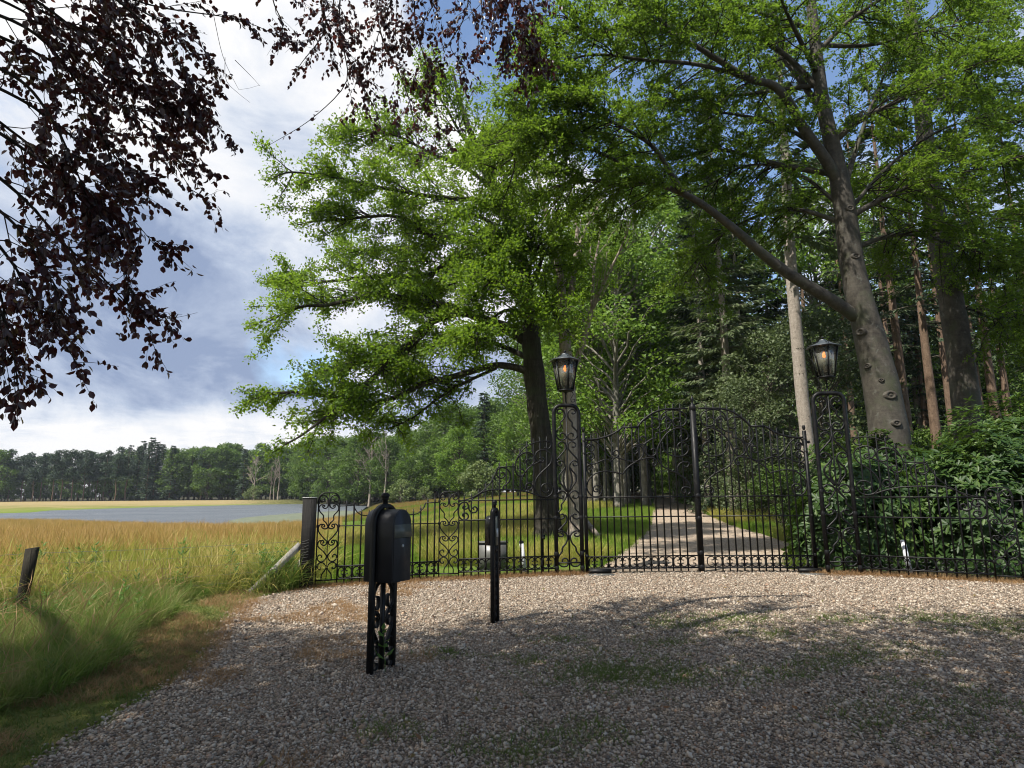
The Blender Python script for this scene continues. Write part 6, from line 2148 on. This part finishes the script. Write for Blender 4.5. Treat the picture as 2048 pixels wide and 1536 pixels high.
def build_woods():
    r = np.random.default_rng(5)
    K = {}
    K['oakA'] = broad_kind(11, 19, 5.0, 5.0, 0, 150, LEAF_LIME, BARK_PALE, 0.36, 0.26, 80)
    K['oakB'] = broad_kind(12, 18, 4.0, 4.6, 0, 150, LEAF_MID, BARK_WOOD, 0.33, 0.26, 80)
    K['beechA'] = broad_kind(13, 21, 6.0, 5.0, 0, 150, LEAF_MID, BARK_PALE, 0.34, 0.26, 85)
    K['tall'] = broad_kind(17, 25, 7.5, 4.6, 0, 150, LEAF_LIME, BARK_PALE, 0.30, 0.25, 100)
    K['lowA'] = broad_kind(14, 10, 1.2, 3.4, 0, 160, LEAF_GREY, BARK_WOOD, 0.14, 0.17, 60)
    K['lowB'] = broad_kind(15, 7, 0.5, 2.6, 0, 150, LEAF_LIME, BARK_WOOD, 0.10, 0.15, 50)
    K['under'] = broad_kind(16, 4.0, 0.1, 2.4, 0, 150, LEAF_MID, BARK_WOOD, 0.06, 0.14, 44)
    K['spruceA'] = spruce_kind(21, 23, 3.0, 3.3, LEAF_SPRUCE, BARK_SPRUCE, 0.30, 0.36, 36, 9, 58)
    K['spruceB'] = spruce_kind(22, 24, 6.0, 3.0, LEAF_GREY, BARK_SPRUCE, 0.30, 0.36, 32, 8, 54, 0.1)
    K['larch'] = spruce_kind(23, 22, 9.0, 2.4, LEAF_SPRUCE, BARK_PINE, 0.26, 0.32, 22, 5, 36, 0.2)
    K['yew'] = spruce_kind(24, 3.2, 0.05, 1.25, LEAF_SPRUCE, BARK_WOOD, 0.08, 0.15, 24, 11, 46)

    def put(kind, px, d, s, name, label, cat='tree', group=None, zs=1.0):
        q = at(px, 985, d)
        return plant(K[kind], name, q[0], q[1], s, r.uniform(0, 6.28), label, cat, group, -0.05, zs)
    # flanking the avenue
    put('oakA', 1236, 40, 0.95, 'oak_tree', 'leafy oak left of the avenue, its straight trunk seen through the left gate leaf')
    put('beechA', 1252, 46, 1.0, 'beech_tree', 'grey trunked tree just right of the oak, left of the avenue')
    G = 'trees lining the avenue'
    for px, d, kd, s, lab in ((1288, 56, 'oakB', 1.0, 'slender leafy tree left of the avenue, third trunk after the oak and the grey one'), (1297, 64, 'beechA', 1.0, 'slim grey trunk close to the left edge of the avenue near its far end'),
                              (1378, 62, 'beechA', 1.0, 'slim grey trunk close to the right edge of the avenue near its far end'), (1392, 54, 'oakB', 1.05, 'leafy tree right of the avenue, behind the meeting post of the gate'),
                              (1268, 74, 'oakB', 1.1, 'leafy tree far back left of the avenue, behind the low brick parapet'), (1215, 58, 'oakA', 1.0, 'bright leafy tree behind the oak at the left of the avenue'),
                              (1180, 50, 'oakB', 0.9, 'leafy tree behind the hinge post of the left gate leaf'), (1130, 62, 'oakA', 0.95, 'leafy tree farther back between the dead trunk and the big oak')):
        put(kd, px, d, s, 'broadleaf_tree', lab, group=G)
    for px, d, s, lab in ((1292, 43, 1.0, 'tall thin crowned tree filling the gap between the big oak and the beech'), (1352, 52, 1.12, 'tall leafy tree behind the top of the gate'), (1192, 47, 0.95, 'tall leafy tree behind the dead trunk'), (1425, 47, 1.05, 'tall leafy tree behind the long lower limb of the beech')):
        put('tall', px, d, s, 'tall_tree', lab, group='tall trees behind the gate')
    put('lowB', 1205, 60, 1.0, 'small_tree', 'bright bushy young tree left of the avenue behind the oak', group=None)
    put('spruceA', 1418, 38, 0.95, 'spruce_tree', 'dark spruce right of the avenue, its thin trunk behind the right gate leaf')
    put('spruceB', 1468, 31, 0.95, 'spruce_tree', 'grey barked spruce with drooping branches, behind the middle of the right gate leaf')
    put('spruceA', 1502, 42, 1.0, 'spruce_tree', 'dark spruce half hidden between two paler trunks, right of the avenue')
    put('yew', 1432, 34, 1.15, 'yew_bush', 'dark conical evergreen bush at the right verge of the avenue', 'bush')
    for px, d, s, lab in ((1548, 29, .85, 'grey green understorey tree left of the sunlit pale spruce trunk'), (1660, 27, .9, 'grey green understorey tree behind the right lantern'), (1500, 27, .6, 'small grey green tree behind the middle of the right gate leaf'), (1590, 34, .95, 'grey green understorey tree straight behind the sunlit pale spruce trunk')):
        put('lowA', px, d, s, 'understorey_tree', lab, group='understorey trees right of the avenue')
    for px, d, s, lab in ((1480, 38, 0.9, 'leafy bush beside the grey barked spruce, right of the avenue'), (1530, 30, 0.8, 'leafy bush on the grass strip side of the wood, left of the pale spruce'), (1385, 48, 0.8, 'leafy bush at the right verge of the avenue, beyond the dark conical bush'),
                          (1850, 26, 0.9, 'leafy bush between the beech and the straight grey trunk'), (1960, 28, 1.0, 'leafy bush behind the straight grey trunk'), (1740, 25, 0.8, 'leafy bush just behind the big beech trunk'), (2080, 27, 1.1, 'leafy bush outside the right edge of the picture'), (1560, 25, .55, 'low bush at the foot of the pale spruce trunk')):
        put('under', px, d, s, 'woodland_bush', lab, 'bush', 'bushes on the woodland floor')
    # thin pine-like trunks in the dark wood at the right
    T = 'slim straight conifer trunk deep in the dark wood at the right'
    for px, d, s, lab in ((1829, 27, 1.0, 'slim conifer trunk just right of the big beech'), (1886, 25, 0.9, 'slim conifer trunk midway between the beech and the straight grey trunk'), (2012, 28, 0.95, 'slim conifer trunk just right of the straight grey trunk'), (1770, 31, 1.0, 'slim conifer trunk hidden behind the big beech'), (2040, 36, 1.0, 'slim conifer trunk closest to the right edge of the picture'),
                          (1808, 38, 1.0, T), (1868, 42, 1.0, T), (1985, 44, 1.1, T), (1920, 38, 1.05, T), (1720, 40, 1.0, T), (2110, 30, 1.0, T), (1640, 44, 1.1, T)):
        put('larch', px, d, s, 'larch_tree', lab, group='slim conifers in the wood at the right')
    # deeper wood
    deep = []
    for px in range(1085, 2300, 62):
        deep.append((px + r.uniform(-18, 18), r.uniform(58, 72), r.choice(['spruceA', 'oakB', 'beechA', 'oakA', 'beechA']), r.uniform(0.85, 1.1)))
    for px in range(1080, 2300, 55):
        if not 1300 < px < 1372:
            deep.append((px + r.uniform(-18, 18), r.uniform(80, 96), r.choice(['spruceA', 'oakB', 'beechA']), r.uniform(0.9, 1.15)))
    for px in range(1560, 2300, 80):
        deep.append((px + r.uniform(-25, 25), r.uniform(42, 50), r.choice(['spruceA', 'tall', 'beechA', 'oakB']), r.uniform(0.85, 1.05)))
    for px, d, kd, s in deep:
        if abs(px - 1336) < 32 and d < 80:
            continue
        w = 'left of the avenue' if px < 1336 else ('between the avenue and the pale spruce trunk' if px < 1590 else ('between the pale spruce trunk and the beech' if px < 1730 else ('between the beech and the straight grey trunk' if px < 1910 else 'at the far right')))
        nm, lab = ('spruce_tree', 'spruce deep in the wood, ' + w) if 'spruce' in kd else ('broadleaf_tree', 'leafy tree deep in the wood, ' + w)
        put(kd, px, d, s, nm, lab, group='spruces deep in the wood' if 'spruce' in kd else 'leafy trees deep in the wood')
    for px in range(1150, 2300, 34):
        if not 1292 < px < 1380:
            put('lowA' if r.uniform() < 0.5 else 'under', px + r.uniform(-10, 10), r.uniform(66, 78), r.uniform(0.8, 1.2), 'undergrowth_bush', 'bush filling the dark floor of the wood beyond the avenue', 'bush', 'bushes deep in the wood')
    for px, d, kd, s in ((1322, 92, 'oakB', 0.9), (1340, 97, 'beechA', 1.0), (1356, 91, 'oakA', 0.85), (1330, 104, 'oakB', 1.1), (1364, 103, 'spruceA', 1.0)):
        put(kd, px, d, s, 'broadleaf_tree', 'leafy tree closing the view at the far end of the avenue', group='trees closing the end of the avenue')
    for px, d, s in ((1312, 86, 0.9), (1334, 88, 0.7), (1352, 87, 0.9), (1372, 84, 1.0), (1342, 92, 1.1), (1322, 94, 1.1)):
        put('lowB', px, d, s, 'undergrowth_bush', 'bright bush closing the view at the far end of the avenue', 'bush', 'bushes at the far end of the avenue')
    # the pale spruce trunk by the right lantern
    D = 24.0
    b = at(1620, 962, D)
    b[2] = tz(b[0], b[1])
    root = empty('spruce_tree', b, 0, 'sunlit pale straight spruce trunk directly left of the right lantern', 'tree')
    P = np.vstack([b - [0, 0, 0.2], px_path([(x, y, D) for x, y in [(1619, 940), (1612, 860), (1604, 790), (1596, 700), (1588, 610), (1581, 520), (1576, 430), (1572, 340), (1566, 240), (1558, 120)]])])
    link('trunk', trunk_mesh('trunk', local(P, b), np.array([19, 17, 16.5, 16.2, 16, 15.5, 15, 14, 12.5, 10, 5]) * D / 1640, BARK_SPRUCE, 16, 6, 0.4, 0.02, 9), None, root)
    sc = MB()
    q = np.random.default_rng(8)
    for i in range(26):
        k = q.uniform(0.05, 0.75)
        pt = resample(local(P, b), 60)[int(k * 59)]
        a = q.uniform(3.4, 6.0)
        rr = 0.235 - 0.05 * k
        sc.tube([pt + [rr * math.cos(a), rr * math.sin(a), 0], pt + [(rr + 0.05) * math.cos(a), (rr + 0.05) * math.sin(a), 0.01]], [0.022, 0.012], 6)
    sc.build('branch_stub', BARK_WOOD, root)
    q = spruce_kind(31, 22, 11.5, 2.6, LEAF_GREY, BARK_SPRUCE, 0.2, 0.34, 22, 6, 40, 0.1)
    top = P[-3] - b
    for nm, me in q[1:]:
        o = link(nm, me, None, root, 'stuff' if nm in ('crown', 'branches') else None)
        o.location = (top[0], top[1], 0)
    # drooping grey-green sprays low in the wood
    return K


def build_far():
    r = np.random.default_rng(15)
    F = {}
    for i in range(4):
        F[f'pine{i}'] = pine_kind(40 + i, 15.5, LEAF_PINE, BARK_PINE, 0.20, 0.62, 70, 0.42)
    for i in range(2):
        F[f'spruce{i}'] = spruce_kind(50 + i, 19, 1.0, 3.0, LEAF_PINE, BARK_PINE, 0.25, 0.85, 26, 8, 15)
    for i in range(3):
        F[f'broad{i}'] = broad_kind(60 + i, 14.5, 1.6, 4.2, 0, 62, LEAF_MID, BARK_WOOD, 0.28, 0.52, 70)
    for i in range(3):
        F[f'oak{i}'] = broad_kind(70 + i, 14.5, 1.8, 4.8, 0, 120, LEAF_MID if i else LEAF_LIME, BARK_WOOD, 0.30, 0.38, 80)
    F['willow'] = broad_kind(80, 4.0, 0.2, 2.2, 0, 70, LEAF_WILLOW, BARK_WOOD, 0.10, 0.26, 40)
    F['light'] = broad_kind(81, 13, 1.6, 3.4, 0, 90, LEAF_LIME, BARK_WOOD, 0.22, 0.34, 62)
    F['dead'] = bare_kind(90, 12.5, 0.28, BARK_DEAD, 0.8, 12, 0.32)
    F['snag'] = bare_kind(91, 10, 0.20, BARK_DEAD, 0.4, 6, 0.5)

    def put(kind, px, d, s, name, label, cat='tree', group=None, zs=1.0):
        q = at(px, 990, d)
        return plant(F[kind], name, q[0], q[1], s, r.uniform(0, 6.28), label, cat, group, 0.0, zs)

    def tops(px):
        return np.interp(px, [-120, 0, 60, 120, 170, 220, 262, 300, 335, 370, 430, 470, 560, 600, 640, 680], [904, 906, 914, 906, 903, 908, 893, 880, 893, 902, 897, 901, 898, 890, 888, 884])

    def height(px, d, py):
        base = tz(*at(px, 990, d)[:2])
        return EYE + (983 + 0.008 * (1024 - px) - py) * d / 1250 - base
    GP, GB, GS = 'pines of the far treeline beyond the pond', 'leafy trees of the far treeline beyond the pond', 'spruces of the far treeline beyond the pond'
    def zone(kind, x):
        w = 'at the far left, under the copper leaves' if x < 130 else ('left of the tall spruces' if x < 262 else ('among the tall spruces' if x < 345 else ('between the spruces and the wide dead tree' if x < 480 else 'right of the wide dead tree')))
        return f'{kind} of the far treeline, {w}'
    for row, (d0, step) in enumerate(((208, 21), (219, 21), (233, 26))):
        px = -150 + row * 9
        while px < 640:
            d = d0 + r.uniform(-4, 4)
            x = px + r.uniform(-6, 6)
            h = height(x, d, tops(x) + r.uniform(-5, 9))
            u = r.uniform()
            if 255 < x < 345 and row < 2:
                kd = 'spruce'
            elif x < 300:
                kd = 'pine' if u < 0.8 else ('broad' if u < 0.92 else 'spruce')
            else:
                kd = 'broad' if u < 0.68 else ('pine' if u < 0.85 else 'spruce')
            if kd == 'pine':
                put(f'pine{r.integers(0, 4)}', x, d, h / 15.5, 'pine_tree', zone('dark pine', x), group=GP)
            elif kd == 'spruce':
                put(f'spruce{r.integers(0, 2)}', x, d, h / 19, 'spruce_tree', zone('pointed spruce', x), group=GS)
            else:
                put(f'broad{r.integers(0, 3)}', x, d, h / 14.5, 'broadleaf_tree', zone('dark leafy tree', x), group=GB)
            px += step
    # low dark skirts between the trunks at the wood's edge
    for px in np.arange(-150, 650, 13):
        x, d = px + r.uniform(-6, 6), r.uniform(212, 232)
        put(f'broad{r.integers(0, 3)}', x, d, r.uniform(0.5, 0.85), 'undergrowth_bush', 'low dark bush at the foot of the far treeline', 'bush', 'bushes at the foot of the far treeline')
    # the singles standing in front of the treeline
    put('dead', 508, 196, 0.92, 'dead_tree', 'bare dead tree with a wide fan of pale branches, before the far treeline')
    for px, s, lab in ((541, 0.80, 'shortest and leftmost'), (548, 0.95, 'middle'), (556, 1.12, 'tallest and rightmost')):
        put('snag', px, 193, s, 'birch_snag', lab + ' of three pale bare trunks right of the wide dead tree', group='cluster of pale bare trunks beyond the pond')
    put('willow', 505, 190, 1.0, 'willow_bush', 'round pale green bush at the foot of the wide dead tree', 'bush')
    # nearer wood right of the pond
    near = [(622, 176, 'oak1', 880, 'leafy tree of the far wood directly above the black wooden post'), (655, 158, 'oak2', 876, 'leafy tree of the far wood above the pilaster beside the black post'), (690, 150, 'oak1', 882, 'leafy tree at the pond tip, right of the pilaster beside the black post'),
            (716, 138, 'oak2', 876, 'leafy tree of the wood edge above the dip of the low railing'), (748, 146, 'oak1', 868, 'leafy tree of the wood edge just left of the mailbox finial'), (772, 132, 'oak2', 880, 'leafy tree of the wood edge straight above the mailbox finial'),
            (806, 138, 'oak1', 860, 'leafy tree of the wood edge behind the pale willow bush'), (836, 126, 'oak2', 868, 'leafy tree of the wood edge right of the pale willow bush'), (872, 122, 'oak1', 838, 'leafy tree of the wood edge above the second low pilaster'),
            (905, 116, 'oak2', 812, 'tall leafy tree behind the bright sunlit oak right of the pond'), (946, 122, 'oak1', 822, 'tall leafy tree left of the highest conifer tip'), (992, 112, 'oak2', 806, 'tall leafy tree right of the highest conifer tip'),
            (1040, 104, 'oak1', 800, 'tall leafy tree behind the bright young tree, left of the big oak'), (1080, 98, 'oak2', 812, 'tall leafy tree hidden behind the big oak trunk'), (640, 170, 'spruce0', 868, 'pointed spruce rising above the black wooden post'), (800, 150, 'spruce1', 845, 'pointed spruce rising out of the wood above the willow bush')]
    for px, d, kd, py, lab in near:
        h = height(px, d, py)
        base = 19 if 'spruce' in kd else 14.5
        put(kd, px, d, h / base, 'spruce_tree' if 'spruce' in kd else 'broadleaf_tree', lab, group='spruces right of the pond' if 'spruce' in kd else 'leafy trees right of the pond')
    put('oak0', 918, 96, height(918, 96, 862) / 14.5, 'oak_tree', 'bright green sunlit oak in front of the wood, between pond and railing')
    put('spruce1', 968, 108, height(968, 108, 786) / 19, 'spruce_tree', 'tall airy conifer whose tip stands highest right of the pond', zs=1.0)
    put('light', 1036, 74, height(1036, 74, 838) / 13, 'young_oak_tree', 'bright yellow green young tree left of the big oak trunk')
    put('willow', 801, 104, 0.95, 'willow_bush', 'pale round willow bush at the wood edge behind the mailbox', 'bush')
    put('willow', 962, 80, 1.15, 'willow_bush', 'pale willow bush behind the swan neck railing, left of the big oak', 'bush')
    put('willow', 848, 106, 0.6, 'willow_bush', 'small pale bush beside the willow behind the mailbox', 'bush')
    put('dead', 738, 134, 1.1, 'dead_tree', 'thin half bare tree standing among the leafy trees right of the pond')
    put('snag', 770, 128, 1.15, 'dead_tree', 'bare broken trunk with pale twigs behind the mailbox, in the wood edge')
    for px in np.arange(610, 1110, 24):
        x, d = px + r.uniform(-8, 8), np.interp(px, [600, 800, 1100], [172, 136, 100]) + r.uniform(-3, 8)
        put(f'broad{r.integers(0, 3)}', x, d, r.uniform(0.28, 0.46), 'undergrowth_bush', 'low bush in the shade at the edge of the wood right of the pond', 'bush', 'bushes at the wood edge right of the pond')
    for px in np.arange(596, 1330, 15):
        x, d = px + r.uniform(-6, 6), np.interp(px, [600, 800, 1100, 1330], [190, 156, 124, 112]) + r.uniform(-6, 8)
        put(f'broad{r.integers(0, 3)}', x, d, r.uniform(0.45, 0.75), 'undergrowth_bush', 'dark undergrowth behind the wood edge right of the pond', 'bush', 'undergrowth behind the wood edge')
    for px in np.arange(600, 1130, 26):
        x, d = px + r.uniform(-8, 8), np.interp(px, [600, 800, 1100], [186, 152, 118]) + r.uniform(-3, 8)
        put(f'broad{r.integers(0, 3)}', x, d, height(x, d, np.interp(x, [600, 860, 905, 1100], [892, 862, 832, 812])) / 14.5, 'broadleaf_tree', 'shaded leafy tree behind the front row of the wood right of the pond', group='shaded trees right of the pond')


# ------------------------------------------------------------------ rhododendrons
def rhodo(seed, loc, dims, n_ros, label, single):
    rng = np.random.default_rng(seed)
    z0 = tz(loc[0], loc[1])
    b = np.array([loc[0], loc[1], z0])
    root = empty('rhododendron', b, 0, label, 'shrub', 'rhododendrons behind the right railing')
    # rosettes of long leaves over the shell of a lumpy mound
    u = unit(rng.normal(size=(n_ros * 2, 3)))
    u = u[u[:, 2] > -0.25][:n_ros]
    _, dv = gnarl(u * 2.2 + seed, 1.0, 1.6, seed)
    rad = 1 + 0.32 * dv
    shell = np.clip(rng.normal(0.92, 0.12, len(u)), 0.45, 1.06)[:, None]
    C = u * np.array(dims) * rad[:, None] * shell
    C[:, 2] = np.maximum(C[:, 2] + dims[2] * 0.12, 0.10)
    out = unit(u * [1, 1, 0.8] / np.array(dims) + np.array([0, 0, 0.30]))
    m = 9
    ref = unit(np.cross(out, rng.normal(size=out.shape)))
    oth = np.cross(out, ref)
    a = np.arange(m) * 2 * np.pi / m + rng.uniform(0, 6.28, (len(u), 1)) + rng.normal(0, 0.18, (len(u), m))
    lift = rng.uniform(-0.15, 0.75, (len(u), m))
    ax = unit((ref[:, None] * np.cos(a)[..., None] + oth[:, None] * np.sin(a)[..., None]) + out[:, None] * lift[..., None])
    p = C[:, None] + ax * 0.012 - out[:, None] * rng.uniform(0, 0.04, (len(u), m, 1))
    nr = np.repeat(out[:, None], m, 1) + rng.normal(0, 0.12, p.shape)
    p, ax, nr = p.reshape(-1, 3), ax.reshape(-1, 3), nr.reshape(-1, 3)
    sz = rng.uniform(0.11, 0.20, len(p))
    stems = np.stack([C * [0.25, 0.25, 0.1], C * [0.55, 0.55, 0.45], C * [0.85, 0.85, 0.82], C], 1)[:: max(1, n_ros // 220)]
    link('stems', twig_mesh('stems', [(stems, 0.016, 0.005, 4)], TWIG), None, root, 'stuff')
    keep = np.ones(len(p), bool)
    if single:
        pr = project(p + b)
        d = (unit(nr) * unit(CAM - (p + b))).sum(1)
        sc = np.where((pr[:, 2] > 0) & (d > 0.1) & (pr[:, 0] < 2040) & (pr[:, 1] < 1160), sz / pr[:, 2] ** 2 * (0.4 + d), 0)
        top = np.argsort(-sc)[:single]
        one = leaf_mesh('leaf', np.zeros((1, 3)), np.array([[0, 1.0, 0]]), np.array([[0, 0, 1.0]]), 1.0, 0.36, LEAF_RHODO, 'oval', 0.15, 0.12)
        for i in top:
            q = unit(ax[i])
            s = unit(np.cross(nr[i], q))
            w = np.cross(q, s)
            M = Matrix(((-s[0], q[0], w[0], 0), (-s[1], q[1], w[1], 0), (-s[2], q[2], w[2], 0), (0, 0, 0, 1)))
            if M.determinant() < 0:
                M = Matrix(((s[0], q[0], w[0], 0), (s[1], q[1], w[1], 0), (s[2], q[2], w[2], 0), (0, 0, 0, 1)))
            o = link('leaf', one, None, root)
            o.matrix_local = Matrix.Translation(Vector(p[i])) @ M @ Matrix.Scale(float(sz[i]), 4)
        keep[top] = False
    link('foliage', leaf_mesh('foliage', p[keep], ax[keep], nr[keep], sz[keep], 0.36, LEAF_RHODO, 'oval', 0.15, 0.12), None, root, 'stuff')


def build_rhodos():
    rhodo(1, (6.8, 13.6), (0.72, 0.75, 1.2), 700, 'low rounded rhododendron beside the avenue, seen through the right gate leaf', 0)
    rhodo(2, (7.35, 13.5), (1.5, 1.0, 1.95), 1500, 'dark rhododendron behind the stepped right railing, right of the gate pillar', 220)
    rhodo(3, (9.55, 12.6), (1.6, 1.2, 2.0), 1600, 'rhododendron at the right edge with the largest leaf rosettes, behind the end pilaster', 260)
    rhodo(4, (9.0, 15.2), (2.2, 1.5, 2.55), 1700, 'tall rhododendron mound in front of the big beech trunk', 0)
    rhodo(5, (12.4, 15.2), (2.4, 1.6, 2.9), 1800, 'tall rhododendron mound under the grey trunk at the right edge', 0)
    rhodo(6, (8.3, 16.4), (1.2, 1.2, 1.9), 900, 'shaded rhododendron between the pale spruce trunk and the right lantern pillar', 0)
    rhodo(7, (12.2, 12.2), (1.7, 1.5, 2.4), 900, 'rhododendron reaching out of the picture at the right', 0)


def build_haze():
    m = bpy.data.materials.new('thin_haze')
    m.use_nodes = True
    N = NT(m.node_tree)
    v = N.n('ShaderNodeVolumePrincipled')
    v.inputs['Color'].default_value = (0.80, 0.88, 1.0, 1)
    v.inputs['Density'].default_value = 0.0002
    v.inputs['Anisotropy'].default_value = 0.3
    o = N.n('ShaderNodeOutputMaterial')
    N.t.links.new(v.outputs[0], o.inputs['Volume'])
    MB().box((10, 90, 15.5), (1220, 1070, 37)).build('haze', m, None, kind='stuff')


build_iron()
build_mailbox()
build_intercom()
build_furniture()
build_oak()
build_dead()
build_beech()
build_copper()
build_woods()
build_far()
build_rhodos()
build_haze()
